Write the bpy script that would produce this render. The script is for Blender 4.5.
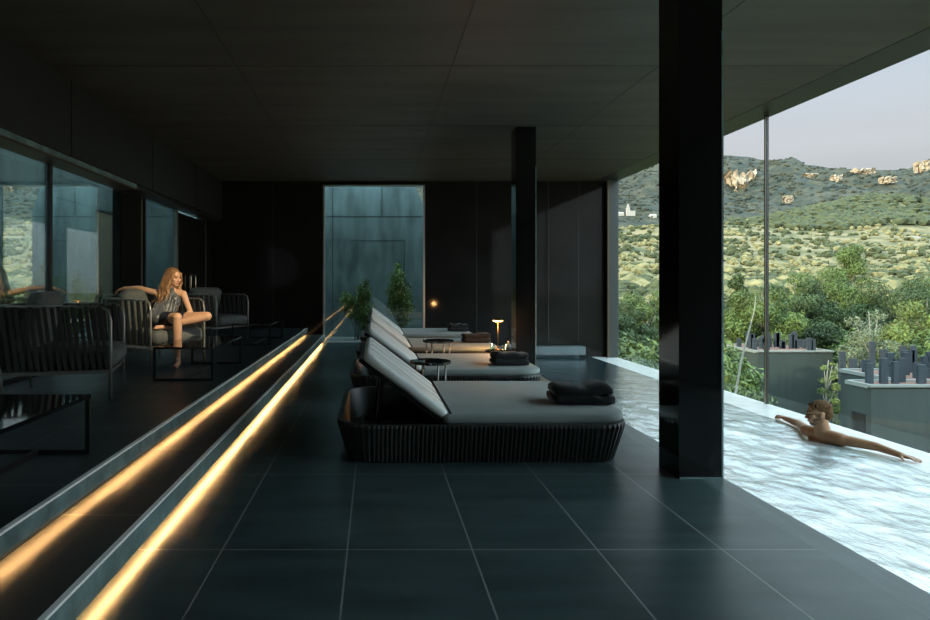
import bpy, bmesh, math, random
from mathutils import Vector, Matrix, Euler, noise
random.seed(7)
R = math.radians
for o in list(bpy.data.objects): bpy.data.objects.remove(o)
col = bpy.context.scene.collection
sc = bpy.context.scene

# ------------------------------------------------------------ camera, world, sun, exposure
cam_d = bpy.data.cameras.new('camera'); cam = bpy.data.objects.new('camera', cam_d); col.objects.link(cam)
cam.location = (0, 0, 1.28); cam.rotation_euler = (R(90), 0, 0)
cam_d.sensor_width = 36; cam_d.lens = 24.0; cam_d.shift_x = 90/930; cam_d.shift_y = -27/930
cam_d.clip_end = 8000; cam_d.clip_start = .05
sc.camera = cam
sc.view_settings.view_transform = 'Standard'; sc.view_settings.look = 'None'
sc.view_settings.exposure = 0.0; sc.view_settings.gamma = 1; sc.view_settings.use_curve_mapping = False

w = bpy.data.worlds.new('sky'); sc.world = w; w.use_nodes = True
nt = w.node_tree; nt.nodes.clear()
N = nt.nodes.new; L = nt.links.new
tc = N('ShaderNodeTexCoord'); sp = N('ShaderNodeSeparateXYZ'); L(tc.outputs['Generated'], sp.inputs[0])
rp = N('ShaderNodeValToRGB'); L(sp.outputs[2], rp.inputs[0])
e = rp.color_ramp.elements
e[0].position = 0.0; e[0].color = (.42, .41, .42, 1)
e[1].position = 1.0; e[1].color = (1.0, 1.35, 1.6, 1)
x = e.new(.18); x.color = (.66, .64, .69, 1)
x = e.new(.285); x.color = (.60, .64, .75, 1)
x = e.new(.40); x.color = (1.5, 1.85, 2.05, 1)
ns = N('ShaderNodeTexNoise'); mp = N('ShaderNodeMapping'); mp.inputs['Scale'].default_value = (1.5, 1.5, 7)
L(tc.outputs['Generated'], mp.inputs[0]); L(mp.outputs[0], ns.inputs['Vector']); ns.inputs['Scale'].default_value = 1.6
mx = N('ShaderNodeMixRGB'); mx.blend_type = 'MULTIPLY'; mx.inputs[0].default_value = .22
L(rp.outputs[0], mx.inputs[1]); L(ns.outputs[0], mx.inputs[2])
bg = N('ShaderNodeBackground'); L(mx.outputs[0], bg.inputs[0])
# the sky away from the hills (over the valley, to the right and behind) is the brighter half
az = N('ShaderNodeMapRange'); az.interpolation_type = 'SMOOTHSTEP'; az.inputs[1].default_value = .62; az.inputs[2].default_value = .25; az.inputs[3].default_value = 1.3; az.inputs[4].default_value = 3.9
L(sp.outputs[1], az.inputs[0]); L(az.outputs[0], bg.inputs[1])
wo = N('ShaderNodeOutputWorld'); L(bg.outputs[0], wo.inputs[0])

sd = bpy.data.lights.new('sun', 'SUN'); sun = bpy.data.objects.new('sun', sd); col.objects.link(sun)
sd.energy = 8.0; sd.color = (1, .80, .52); sd.angle = R(.8)
sun.rotation_euler = Vector((.90, .42, -.235)).to_track_quat('-Z', 'Y').to_euler()

# ------------------------------------------------------------ materials
MATS = {}
def mat(name, base, rough=.5, metal=0, spec=.5, emit=None, es=0, noise_amt=0, nscale=5, nstretch=(1,1,1), bump=0, bscale=None, col2=None, sheen=0, coat=0, bdist=.01, detail=6, ramp=(.35,.65)):
    m = bpy.data.materials.new(name); m.use_nodes = True
    t = m.node_tree; b = t.nodes['Principled BSDF']
    b.inputs['Base Color'].default_value = (*base, 1); b.inputs['Roughness'].default_value = rough
    b.inputs['Metallic'].default_value = metal; b.inputs['Specular IOR Level'].default_value = spec
    b.inputs['Coat Weight'].default_value = coat
    b.inputs['Sheen Weight'].default_value = sheen
    if emit: b.inputs['Emission Color'].default_value = (*emit, 1); b.inputs['Emission Strength'].default_value = es
    tcn = t.nodes.new('ShaderNodeTexCoord'); mpn = t.nodes.new('ShaderNodeMapping'); mpn.inputs['Scale'].default_value = nstretch
    t.links.new(tcn.outputs['Object'], mpn.inputs[0])
    nz = t.nodes.new('ShaderNodeTexNoise'); nz.inputs['Scale'].default_value = nscale; nz.inputs['Detail'].default_value = detail
    t.links.new(mpn.outputs[0], nz.inputs['Vector'])
    c2 = col2 if col2 else tuple(c*(1-noise_amt) for c in base)
    r = t.nodes.new('ShaderNodeValToRGB'); r.color_ramp.elements[0].position = ramp[0]; r.color_ramp.elements[1].position = ramp[1]
    r.color_ramp.elements[0].color = (*c2, 1); r.color_ramp.elements[1].color = (*base, 1)
    t.links.new(nz.outputs[0], r.inputs[0]); t.links.new(r.outputs[0], b.inputs['Base Color'])
    if bump:
        n2 = t.nodes.new('ShaderNodeTexNoise'); n2.inputs['Scale'].default_value = bscale or nscale*4; n2.inputs['Detail'].default_value = 4
        t.links.new(mpn.outputs[0], n2.inputs['Vector'])
        bm_ = t.nodes.new('ShaderNodeBump'); bm_.inputs['Strength'].default_value = bump; bm_.inputs['Distance'].default_value = bdist
        t.links.new(n2.outputs[0], bm_.inputs['Height']); t.links.new(bm_.outputs[0], b.inputs['Normal'])
    MATS[name] = m; return m

def tile_mat(name, base, col2, grout, tw, tl, ox, oy, rough=.3, gw=.004, spec=.5, coat=0):
    m = mat(name, base, rough, noise_amt=.3, nscale=2.2, nstretch=(.7, 3, 1), bump=.05, bscale=8, bdist=.0015, col2=col2, spec=spec, ramp=(.3,.7))
    t = m.node_tree; b = t.nodes['Principled BSDF']; b.inputs['Coat Weight'].default_value = coat; b.inputs['Coat Roughness'].default_value = .25
    g = t.nodes.new('ShaderNodeNewGeometry'); s = t.nodes.new('ShaderNodeSeparateXYZ'); t.links.new(g.outputs['Position'], s.inputs[0])
    def line(axis, size, off):
        a = t.nodes.new('ShaderNodeMath'); a.operation = 'SUBTRACT'; t.links.new(s.outputs[axis], a.inputs[0]); a.inputs[1].default_value = off - size/2
        p = t.nodes.new('ShaderNodeMath'); p.operation = 'FLOORED_MODULO'; t.links.new(a.outputs[0], p.inputs[0]); p.inputs[1].default_value = size
        q = t.nodes.new('ShaderNodeMath'); q.operation = 'SUBTRACT'; t.links.new(p.outputs[0], q.inputs[0]); q.inputs[1].default_value = size/2
        r_ = t.nodes.new('ShaderNodeMath'); r_.operation = 'ABSOLUTE'; t.links.new(q.outputs[0], r_.inputs[0])
        c = t.nodes.new('ShaderNodeMath'); c.operation = 'LESS_THAN'; t.links.new(r_.outputs[0], c.inputs[0]); c.inputs[1].default_value = gw
        return c
    A, B = line(0, tw, ox), line(1, tl, oy)
    M_ = t.nodes.new('ShaderNodeMath'); M_.operation = 'MAXIMUM'; t.links.new(A.outputs[0], M_.inputs[0]); t.links.new(B.outputs[0], M_.inputs[1])
    mixn = t.nodes.new('ShaderNodeMixRGB'); old = b.inputs['Base Color'].links[0].from_socket
    t.links.new(M_.outputs[0], mixn.inputs[0]); t.links.new(old, mixn.inputs[1]); mixn.inputs[2].default_value = (*grout, 1)
    t.links.new(mixn.outputs[0], b.inputs['Base Color'])
    # roughness varies like honed slate
    nz = t.nodes.new('ShaderNodeTexNoise'); nz.inputs['Scale'].default_value = 3.0; nz.inputs['Detail'].default_value = 5
    mr = t.nodes.new('ShaderNodeMapRange'); mr.inputs[3].default_value = rough-.06; mr.inputs[4].default_value = rough+.1
    t.links.new(g.outputs['Position'], nz.inputs['Vector']); t.links.new(nz.outputs[0], mr.inputs[0]); t.links.new(mr.outputs[0], b.inputs['Roughness'])
    return m

def glass_mat(name, tint=(.93,.97,.96), ior=1.5, extra=0.0):
    m = bpy.data.materials.new(name); m.use_nodes = True; t = m.node_tree; t.nodes.clear()
    o = t.nodes.new('ShaderNodeOutputMaterial'); mx = t.nodes.new('ShaderNodeMixShader')
    tr = t.nodes.new('ShaderNodeBsdfTransparent'); tr.inputs[0].default_value = (*tint, 1)
    gl = t.nodes.new('ShaderNodeBsdfGlossy'); gl.inputs['Roughness'].default_value = 0.0; gl.inputs[0].default_value = (.95,.97,.97,1)
    ge = t.nodes.new('ShaderNodeNewGeometry'); dp = t.nodes.new('ShaderNodeVectorMath'); dp.operation = 'DOT_PRODUCT'
    t.links.new(ge.outputs['Normal'], dp.inputs[0]); t.links.new(ge.outputs['Incoming'], dp.inputs[1])
    def mth(op, a, b=None, clamp=False):
        n_ = t.nodes.new('ShaderNodeMath'); n_.operation = op; n_.use_clamp = clamp
        for i_, v_ in enumerate((a, b)):
            if v_ is None: continue
            if isinstance(v_, (int, float)): n_.inputs[i_].default_value = v_
            else: t.links.new(v_, n_.inputs[i_])
        return n_.outputs[0]
    f0 = ((ior-1)/(ior+1))**2*.6 + extra
    c5 = mth('POWER', mth('SUBTRACT', 1.0, mth('ABSOLUTE', dp.outputs['Value']), True), 5.0)
    ad = t.nodes.new('ShaderNodeMath'); ad.operation = 'MULTIPLY_ADD'; ad.use_clamp = True; ad.inputs[1].default_value = (1-f0)*.6; ad.inputs[2].default_value = f0
    t.links.new(c5, ad.inputs[0]); t.links.new(ad.outputs[0], mx.inputs[0]); t.links.new(tr.outputs[0], mx.inputs[1]); t.links.new(gl.outputs[0], mx.inputs[2]); t.links.new(mx.outputs[0], o.inputs[0])
    MATS[name] = m; return m

tile_mat('floor_tile', (.052,.084,.086), (.024,.042,.045), (.22,.24,.23), .60, 1.178, -.133, 4.155, rough=.30, spec=.55)
tile_mat('terrace_tile', (.034,.044,.050), (.020,.027,.032), (.17,.17,.16), .60, 1.178, -2.07, 4.155, rough=.31, gw=.0045, spec=.55)
tile_mat('step_tile', (.045,.050,.050), (.034,.040,.042), (.17,.17,.16), 1.2, 1.178, -2.07, 4.155, rough=.50, gw=.004, spec=.4)
mat('ceiling_concrete', (.088,.074,.060), .55, noise_amt=.35, nscale=1.1, nstretch=(.5,3.5,1), bump=.1, bscale=14, spec=.4)
mat('black_panel', (.016,.016,.015), .06, spec=.12, noise_amt=.3, nscale=1.5)
mat('column_panel', (.008,.008,.008), .08, spec=.35, noise_amt=.3, nscale=1.5)
mat('joint', (.03,.03,.028), .6)
mat('black_metal', (.012,.012,.013), .32, spec=.5)
mat('dark_frame', (.018,.019,.018), .4)
mat('bronze_trim', (.10,.075,.045), .4, metal=.6)
mat('steel_edge', (.45,.47,.45), .35, metal=.7)
mat('mullion_steel', (.30,.27,.20), .3, metal=.8)
mat('post_grey', (.030,.038,.038), .45)
mat('nosing', (.95,.97,.95), .3)
mat('riser_slate', (.17,.26,.26), .35, noise_amt=.5, nscale=7, bump=.2, bscale=20)
mat('recess', (.30,.22,.13), .5)
mat('led', (1,.7,.3), .5, emit=(1,.52,.19), es=105)
mat('concrete_wall', (.20,.285,.285), .75, noise_amt=.62, nscale=1.8, nstretch=(1.8,1.8,.5), bump=.3, bscale=12, ramp=(.30,.66), detail=12)
mat('concrete_joint', (.03,.04,.04), .8)
mat('timber_door', (.30,.27,.19), .6, noise_amt=.35, nscale=3, nstretch=(6,6,.3))
mat('patio_floor', (.16,.17,.16), .7, noise_amt=.3)
mat('weave', (.022,.024,.021), .45, noise_amt=.35, nscale=40, bump=.3, bscale=150, bdist=.003)
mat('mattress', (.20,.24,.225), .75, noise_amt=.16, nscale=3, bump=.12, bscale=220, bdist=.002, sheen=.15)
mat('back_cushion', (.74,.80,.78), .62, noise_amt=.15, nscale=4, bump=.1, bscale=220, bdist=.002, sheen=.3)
mat('cushion_piping', (.40,.45,.43), .7)
mat('towel', (.007,.007,.009), .95, noise_amt=.3, nscale=60, bump=.8, bscale=260, bdist=.004, sheen=.1)
mat('chair_cushion', (.11,.125,.115), .8, noise_amt=.3, nscale=30, bump=.3, bscale=160, bdist=.003)
mat('throw_pillow', (.085,.040,.026), .85, noise_amt=.25, nscale=25, bump=.3, bscale=160, bdist=.003)
mat('strap', (.035,.034,.029), .55, noise_amt=.2, nscale=30)
mat('chair_metal', (.24,.24,.21), .3, metal=.5)
mat('table_top', (.010,.011,.012), .05, spec=.7)
mat('lamp_metal', (.20,.12,.05), .3, metal=.9)
mat('lamp_glow', (1,.7,.35), .5, emit=(1,.42,.10), es=14)
mat('ceramic', (.05,.06,.06), .25)
mat('handle_steel', (.55,.48,.34), .25, metal=.9)
mat('leaf_shrub', (.16,.26,.055), .6, noise_amt=.6, nscale=3.5)
mat('leaf_pine', (.088,.135,.022), .65, noise_amt=.55, nscale=.55, ramp=(.3,.7))
mat('leaf_dark', (.045,.078,.016), .65, noise_amt=.55, nscale=.55, ramp=(.3,.7))
mat('leaf_light', (.11,.15,.025), .65, noise_amt=.45, nscale=.8)
mat('leaf_silver', (.13,.16,.085), .6, noise_amt=.35, nscale=1.5)
mat('bark', (.13,.11,.085), .85, noise_amt=.4, nscale=9)
mat('pale_bark', (.20,.20,.16), .8, noise_amt=.3, nscale=9)
mat('olive_pale', (.22,.185,.082), .9, noise_amt=.5, nscale=.30, bump=1, bscale=1.5, bdist=.6, col2=(.085,.085,.032))
mat('olive_green', (.060,.066,.018), .9, noise_amt=.5, nscale=.30, bump=1, bscale=1.5, bdist=.6, col2=(.022,.032,.010))
mat('wood_green', (.062,.066,.018), .9, noise_amt=.5, nscale=.12, bump=1, bscale=.6, bdist=1.5, col2=(.018,.028,.010))
mat('limestone', (.40,.32,.23), .9, noise_amt=.45, nscale=.06, nstretch=(1,1,.4), bump=1, bscale=.15, bdist=3)
mat('white_wall', (.33,.30,.265), .8)
mat('pod_wall', (.022,.032,.027), .7, noise_amt=.25, nscale=1.2, nstretch=(4,4,.3))
mat('pod_shadow_wall', (.075,.10,.095), .7, noise_amt=.25, nscale=1.2, nstretch=(4,4,.3))
mat('pod_trim', (.15,.165,.15), .6)
mat('gravel', (.17,.085,.06), .95, noise_amt=.4, nscale=12)
mat('timber_post', (.018,.026,.034), .8, noise_amt=.35, nscale=4, nstretch=(3,3,.4))
mat('cut_timber', (.20,.12,.08), .8, noise_amt=.2)
mat('ledge_stone', (.86,.87,.84), .12, noise_amt=.12, nscale=6, spec=.8)
mat('coping_stone', (.10,.135,.135), .34, noise_amt=.35, nscale=5, nstretch=(3,.6,1), bump=.1, bscale=20, bdist=.002)
mat('pool_tile', (.05,.13,.16), .4, noise_amt=.3, nscale=2)
mat('coping_pale', (.11,.15,.16), .5, noise_amt=.2)
mat('skin_woman', (.62,.36,.22), .5, noise_amt=.08, nscale=12)
mat('skin_man', (.36,.18,.09), .38, noise_amt=.15, nscale=10)
mat('lips', (.42,.12,.09), .5)
mat('eye', (.03,.02,.015), .2)
mat('hair_blond', (.36,.20,.085), .5, noise_amt=.55, nscale=45, nstretch=(1,1,.25), col2=(.14,.07,.03))
mat('hair_brown', (.13,.068,.030), .85, spec=.15, noise_amt=.5, nscale=60)
mat('dress', (.085,.10,.11), .35, noise_amt=.4, nscale=14, bump=.5, bscale=25, bdist=.01, sheen=.4)
mat('shorts', (.010,.012,.022), .6)
glass_mat('window_glass', (.93,.97,.96), 1.45)
glass_mat('left_glass', (.80,.88,.86), 1.5, extra=.48)
glass_mat('drink_glass', (.75,.9,.88), 1.5, extra=.08)

# hillside ground: dry grass with green patches; far slopes dark scrub
def hill_material():
    m = mat('hill_ground', (.19,.145,.068), .95, nscale=.03, col2=(.055,.058,.018), detail=12, bump=1, bscale=.05, bdist=4, ramp=(.40,.60)); return m
hill_material()
mat('mountain_scrub', (.050,.047,.026), .95, nscale=.03, col2=(.014,.021,.015), detail=15, bump=1, bscale=.05, bdist=18, ramp=(.40,.66))

# ------------------------------------------------------------ helpers
def tag(o, label=None, cat=None, group=None, kind=None):
    if label: o['label'] = label
    if cat: o['category'] = cat
    if group: o['group'] = group
    if kind: o['kind'] = kind
    return o
def empty(name, loc=(0,0,0), rz=0, **k):
    o = bpy.data.objects.new(name, None); col.objects.link(o); o.location = loc; o.rotation_euler = (0,0,rz); o.empty_display_size = .1
    return tag(o, **k)
def new_bm(): return bmesh.new()
def link(name, bm, m, parent=None, smooth=False, **k):
    me = bpy.data.meshes.new(name); bmesh.ops.recalc_face_normals(bm, faces=bm.faces) if k.pop('recalc', True) else None
    bm.to_mesh(me); bm.free()
    o = bpy.data.objects.new(name, me); col.objects.link(o); me.materials.append(MATS[m] if isinstance(m, str) else m)
    if smooth:
        for p in me.polygons: p.use_smooth = True
    if parent: o.parent = parent
    return tag(o, **k)
def add_box(bm, x0, x1, y0, y1, z0, z1, bev=0, seg=2, M=None):
    vs = [bm.verts.new((x, y, z)) for x in (x0, x1) for y in (y0, y1) for z in (z0, z1)]
    fs = [bm.faces.new([vs[i] for i in f]) for f in ((0,1,3,2),(4,6,7,5),(0,4,5,1),(2,3,7,6),(0,2,6,4),(1,5,7,3))]
    if bev:
        es = list({e for f in fs for e in f.edges})
        r = bmesh.ops.bevel(bm, geom=es, offset=bev, segments=seg, affect='EDGES', profile=.5)
        vs = list({v for f in r['faces'] for v in f.verts} | {v for v in vs if v.is_valid})
    if M:
        for v in vs:
            if v.is_valid: v.co = M @ v.co
    return vs
def box(name, x0, x1, y0, y1, z0, z1, m, parent=None, bev=0, **k):
    bm = new_bm(); add_box(bm, x0, x1, y0, y1, z0, z1, bev); return link(name, bm, m, parent, **k)
def add_tube(bm, pts, r, n=8, cap=True):
    rs = r if isinstance(r, (list, tuple)) else [r]*len(pts)
    pts = [Vector(p) for p in pts]; rings = []; up = None
    for i, p in enumerate(pts):
        d = (pts[min(i+1, len(pts)-1)] - pts[max(i-1, 0)]).normalized()
        if up is None: up = d.orthogonal().normalized()
        up = (up - d*up.dot(d)).normalized(); s = d.cross(up)
        rings.append([bm.verts.new(p + (up*math.cos(a) + s*math.sin(a))*rs[i]) for a in [2*math.pi*j/n for j in range(n)]])
    for a, b in zip(rings, rings[1:]):
        for j in range(n): bm.faces.new((a[j], a[(j+1)%n], b[(j+1)%n], b[j]))
    if cap: bm.faces.new(rings[0][::-1]); bm.faces.new(rings[-1])
def add_bar(bm, a, b, wd, ht, up=(0,0,1)):       # square section bar from a to b
    a, b = Vector(a), Vector(b); d = (b-a).normalized(); u = Vector(up)
    if abs(d.dot(u)) > .95: u = Vector((0,1,0))
    s = d.cross(u).normalized(); u = s.cross(d).normalized()
    q = [[bm.verts.new(p + s*i*wd/2 + u*j*ht/2) for i, j in ((-1,-1),(1,-1),(1,1),(-1,1))] for p in (a, b)]
    for j in range(4): bm.faces.new((q[0][j], q[0][(j+1)%4], q[1][(j+1)%4], q[1][j]))
    bm.faces.new(q[0][::-1]); bm.faces.new(q[1])
def add_lathe(bm, prof, n=32, c=(0,0,0)):
    rings = [[bm.verts.new((c[0]+r*math.cos(2*math.pi*j/n), c[1]+r*math.sin(2*math.pi*j/n), c[2]+z)) for j in range(n)] for r, z in prof]
    for a, b in zip(rings, rings[1:]):
        for j in range(n): bm.faces.new((a[j], a[(j+1)%n], b[(j+1)%n], b[j]))
    bm.faces.new(rings[0][::-1]); bm.faces.new(rings[-1])
def rrect(x0, x1, y0, y1, r, per=8):
    pts = []
    for cx, cy, a0 in ((x1-r, y0+r, -90), (x1-r, y1-r, 0), (x0+r, y1-r, 90), (x0+r, y0+r, 180)):
        for k in range(per+1):
            a = R(a0 + 90*k/per); pts.append((cx+r*math.cos(a), cy+r*math.sin(a)))
    return pts
def add_soft_slab(bm, outline, z0, z1, rad, M=None, crown=.0):    # cushion: outline extruded with rounded edges
    c = Vector((sum(p[0] for p in outline)/len(outline), sum(p[1] for p in outline)/len(outline)))
    lev = [(rad, z0), (rad*.3, z0+rad*.3), (0, z0+rad), (0, z1-rad), (rad*.3, z1-rad*.3), (rad, z1), (rad*2.5, z1+crown)]
    rings = []
    n = len(outline)
    for ins, z in lev:
        ring = []
        for i, p in enumerate(outline):
            a = Vector(outline[i-1]); b = Vector(outline[(i+1)%n]); t = (b-a); t = t.normalized() if t.length > 1e-9 else Vector((1,0))
            nrm = Vector((-t.y, t.x)); q = Vector(p) + nrm*ins
            v = Vector((q.x, q.y, z)); v = M @ v if M else v
            ring.append(bm.verts.new(v))
        rings.append(ring)
    for a, b in zip(rings, rings[1:]):
        for j in range(n): bm.faces.new((a[j], a[(j+1)%n], b[(j+1)%n], b[j]))
    bm.faces.new(rings[0][::-1]); bm.faces.new(rings[-1])
def children(o): return [c for c in bpy.data.objects if c.parent == o]
def copy_tree(o, parent=None):
    c = o.copy(); col.objects.link(c); c.parent = parent
    for ch in children(o): copy_tree(ch, c)
    return c
def struct(name, *a, **k):
    return box(name, *a, kind='structure', **k)

# ------------------------------------------------------------ the room
BACK = 13.4; CEIL = 3.48; TER = .31; WATER = -.32
struct('floor', -1.14, 2.12, -4, BACK, -.25, 0, 'floor_tile')
bm = new_bm(); add_box(bm, -3.75, -1.505, -4, BACK, -.2, TER-.012); terrace = link('floor_terrace', bm, 'terrace_tile', kind='structure')
struct('trim_terrace_tiles', -3.75, -1.47, -4, BACK, TER-.011, TER, 'terrace_tile')
struct('floor_step', -1.50, -1.145, -4, BACK, -.2, .150, 'terrace_tile')
struct('trim_step_tiles', -1.50, -1.117, -4, BACK, .150, .1665, 'step_tile')
# risers: a hanging slate face, a recess below it with an LED strip, and a pale nosing
for i, (xf, zt, zb) in enumerate(((-1.095, .167, 0.0), (-1.455, TER, .167))):
    gap = .050
    struct('trim_%d' % (1+i*3), xf-.012, xf, -4, BACK-.02, zb+gap, zt-.010, 'riser_slate')
    struct('trim_%d' % (2+i*3), xf-.022, xf+.003, -4, BACK-.02, zt-.010, zt+.001, 'nosing')
    bm = new_bm()
    y = -3.9
    pts = []
    while y < BACK-.1:
        pts.append(y); y += .08
    # LED tape lies on a sagging line behind the lip
    verts = []
    for a in pts:
        za = zb+gap+.010+.0035*math.sin(a*2.6)+.0015*math.sin(a*6.1+1)
        verts.append([bm.verts.new((xf-.034, a, za)), bm.verts.new((xf-.034, a, za+.010)), bm.verts.new((xf-.038, a, za+.010)), bm.verts.new((xf-.038, a, za))])
    for p, q in zip(verts, verts[1:]):
        for j in range(4): bm.faces.new((p[j], p[(j+1)%4], q[(j+1)%4], q[j]))
    tag(link('led_strip', bm, 'led'), 'warm glowing light strip under the %s step' % ('lower' if i == 0 else 'upper'), 'light strip')
# ceiling with joints
struct('ceiling', -3.65, 4.77, -4, BACK, CEIL, CEIL+.4, 'ceiling_concrete')
struct('trim_ceiling_edge', 4.77, 5.22, -4, BACK+.1, CEIL-.004, CEIL+.4, 'dark_frame')
struct('trim_sun_blocker', -3.9, 5.3, -4.2, BACK+.25, CEIL+.4, CEIL+1.2, 'dark_frame')  # unseen raised roof mass, added to keep sun off the back patio wall
for k, xx in enumerate((-1.4, .78, 2.88)): struct('trim_ceiling_joint_%d' % k, xx-.006, xx+.006, -4, BACK, CEIL-.003, CEIL+.01, 'joint')
for k, yy in enumerate((3.9, 6.28, 8.66, 11.04)): struct('trim_ceiling_cross_%d' % k, -3.3, 4.77, yy-.005, yy+.005, CEIL-.003, CEIL+.01, 'joint')
# wall behind the camera
struct('wall_front', -3.9, 5.2, -4.2, -4, -.3, CEIL+.3, 'black_panel')
# back wall with the tall window
WX0, WX1, WZ = -1.124, 1.08, 3.40
bm = new_bm()
add_box(bm, -3.75, WX0, BACK, BACK+.22, -.3, CEIL); add_box(bm, WX1, 5.24, BACK, BACK+.22, -1.7, CEIL); add_box(bm, WX0, WX1, BACK, BACK+.22, WZ, CEIL)
link('wall_back', bm, 'black_panel', kind='structure')
for k, xx in enumerate((-2.2, 2.2, 3.0, 3.75, 4.4)): struct('trim_panel_joint_%d' % k, xx-.005, xx+.005, BACK-.004, BACK+.01, 0 if xx > 0 else TER, CEIL, 'joint')
wn = box('window_1', WX0, WX1, BACK+.10, BACK+.115, .0, WZ, 'window_glass', kind='structure')
wn.data.materials[0] = glass_mat('back_glass', (.86,.93,.92), 1.5, extra=.05)
bm = new_bm(); add_box(bm, WX0, WX0+.035, BACK-.01, BACK+.12, 0, WZ); add_box(bm, WX1-.035, WX1, BACK-.01, BACK+.12, 0, WZ); add_box(bm, WX0, WX1, BACK-.01, BACK+.12, WZ-.02, WZ)
link('window_frame', bm, 'steel_edge', wn)
# left wall: bulkhead, glazing, doors
struct('wall_left', -3.75, -3.3, -4, BACK, 2.66, CEIL, 'black_panel')
bpy.data.objects['wall_left'].data.materials[0] = mat('left_bulkhead', (.016,.016,.014), .5, noise_amt=.3)
for k, yy in enumerate((3.05, 6.74, 9.2, 11.4)): struct('trim_bulkhead_joint_%d' % k, -3.302, -3.29, yy-.006, yy+.006, 2.66, CEIL, 'joint')
GX = -3.55
struct('trim_lintel', GX-.03, GX+.22, -4, 8.67, 2.60, 2.662, 'riser_slate')
struct('trim_lintel_edge', GX-.03, GX+.225, -4, 8.67, 2.575, 2.60, 'bronze_trim')
struct('baseboard_left', GX-.04, GX+.04, -4, BACK, TER, TER+.05, 'dark_frame')
struct('window_2', GX-.006, GX+.006, -4, 6.70, TER+.05, 2.60, 'left_glass')
struct('window_3', GX-.006, GX+.006, 6.78, 8.67, TER+.05, 2.60, 'left_glass')
struct('trim_mullion_left', GX-.03, GX+.03, 6.71, 6.77, TER, 2.60, 'dark_frame')
struct('wall_left_pier', GX-.12, GX+.02, 8.67, 9.55, TER, 2.70, 'black_panel')
struct('trim_pier_line', GX+.018, GX+.028, 9.36, 9.39, TER, 2.68, 'chair_metal')
struct('window_4', GX-.006, GX+.006, 9.57, 11.02, TER+.05, 2.62, 'left_glass')
struct('trim_door_jamb', GX-.04, GX+.03, 11.03, 11.09, TER, 2.66, 'chair_metal')
for k, (a, b, hy) in enumerate(((11.10, 11.86, 11.72), (11.90, 12.66, 12.02))):
    d = box('door_%d' % (k+1), GX-.02, GX+.02, a, b, TER+.01, 2.55, 'black_panel', kind='structure')
    bm = new_bm(); add_tube(bm, [(GX+.02,hy,1.13),(GX+.06,hy,1.14),(GX+.07,hy,1.17),(GX+.07,hy,1.40),(GX+.06,hy,1.43),(GX+.02,hy,1.44)], .014, 8)
    tag(link('door_handle', bm, 'handle_steel', d, smooth=True), 'pale steel pull handle')
struct('wall_left_end', GX-.1, GX+.02, 12.70, BACK, TER, 2.70, 'black_panel')
struct('trim_left_vertical', GX+.02, GX+.03, 12.9, 12.93, TER, 2.66, 'chair_metal')
struct('trim_door_head', GX-.06, GX+.2, 8.67, BACK, 2.60, 2.662, 'dark_frame')
# columns
for k, yy in enumerate((4.05, 8.74)):
    struct('column_%d' % (k+1), 1.985, 2.268, yy, yy+.285, 0, CEIL, 'column_panel')
    struct('trim_column_%d' % (k+1), 2.262, 2.274, yy-.006, yy+.004, 0, CEIL-.55, 'riser_slate')
    struct('trim_column_foot_%d' % (k+1), 1.99, 2.262, yy-.004, yy, 0, .012, 'riser_slate')
# right glass wall
struct('wall_right_blocker', 5.1, 5.2, -4, -.6, -.4, CEIL, 'black_panel')  # unseen, added behind the camera to block bright reflections on the column
for k, (a, b) in enumerate(((-.6, 2.88), (2.92, 8.13), (8.17, BACK))):
    struct('window_%d' % (5+k), 5.144, 5.156, a, b, WATER, CEIL, 'window_glass')
for k, yy in enumerate((2.90, 8.15)):
    struct('trim_mullion_%d' % (k+1), 5.132, 5.168, yy-.014, yy+.014, WATER+.01, CEIL, 'dark_frame')
    struct('trim_mullion_edge_%d' % (k+1), 5.124, 5.132, yy-.010, yy+.014, WATER+.01, CEIL, 'mullion_steel')
struct('trim_corner_post', 5.0, 5.2, BACK-.16, BACK, -.35, CEIL, 'post_grey')
struct('trim_corner_edge', 4.965, 5.0, BACK-.17, BACK-.15, -.35, CEIL, 'bronze_trim')

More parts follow.
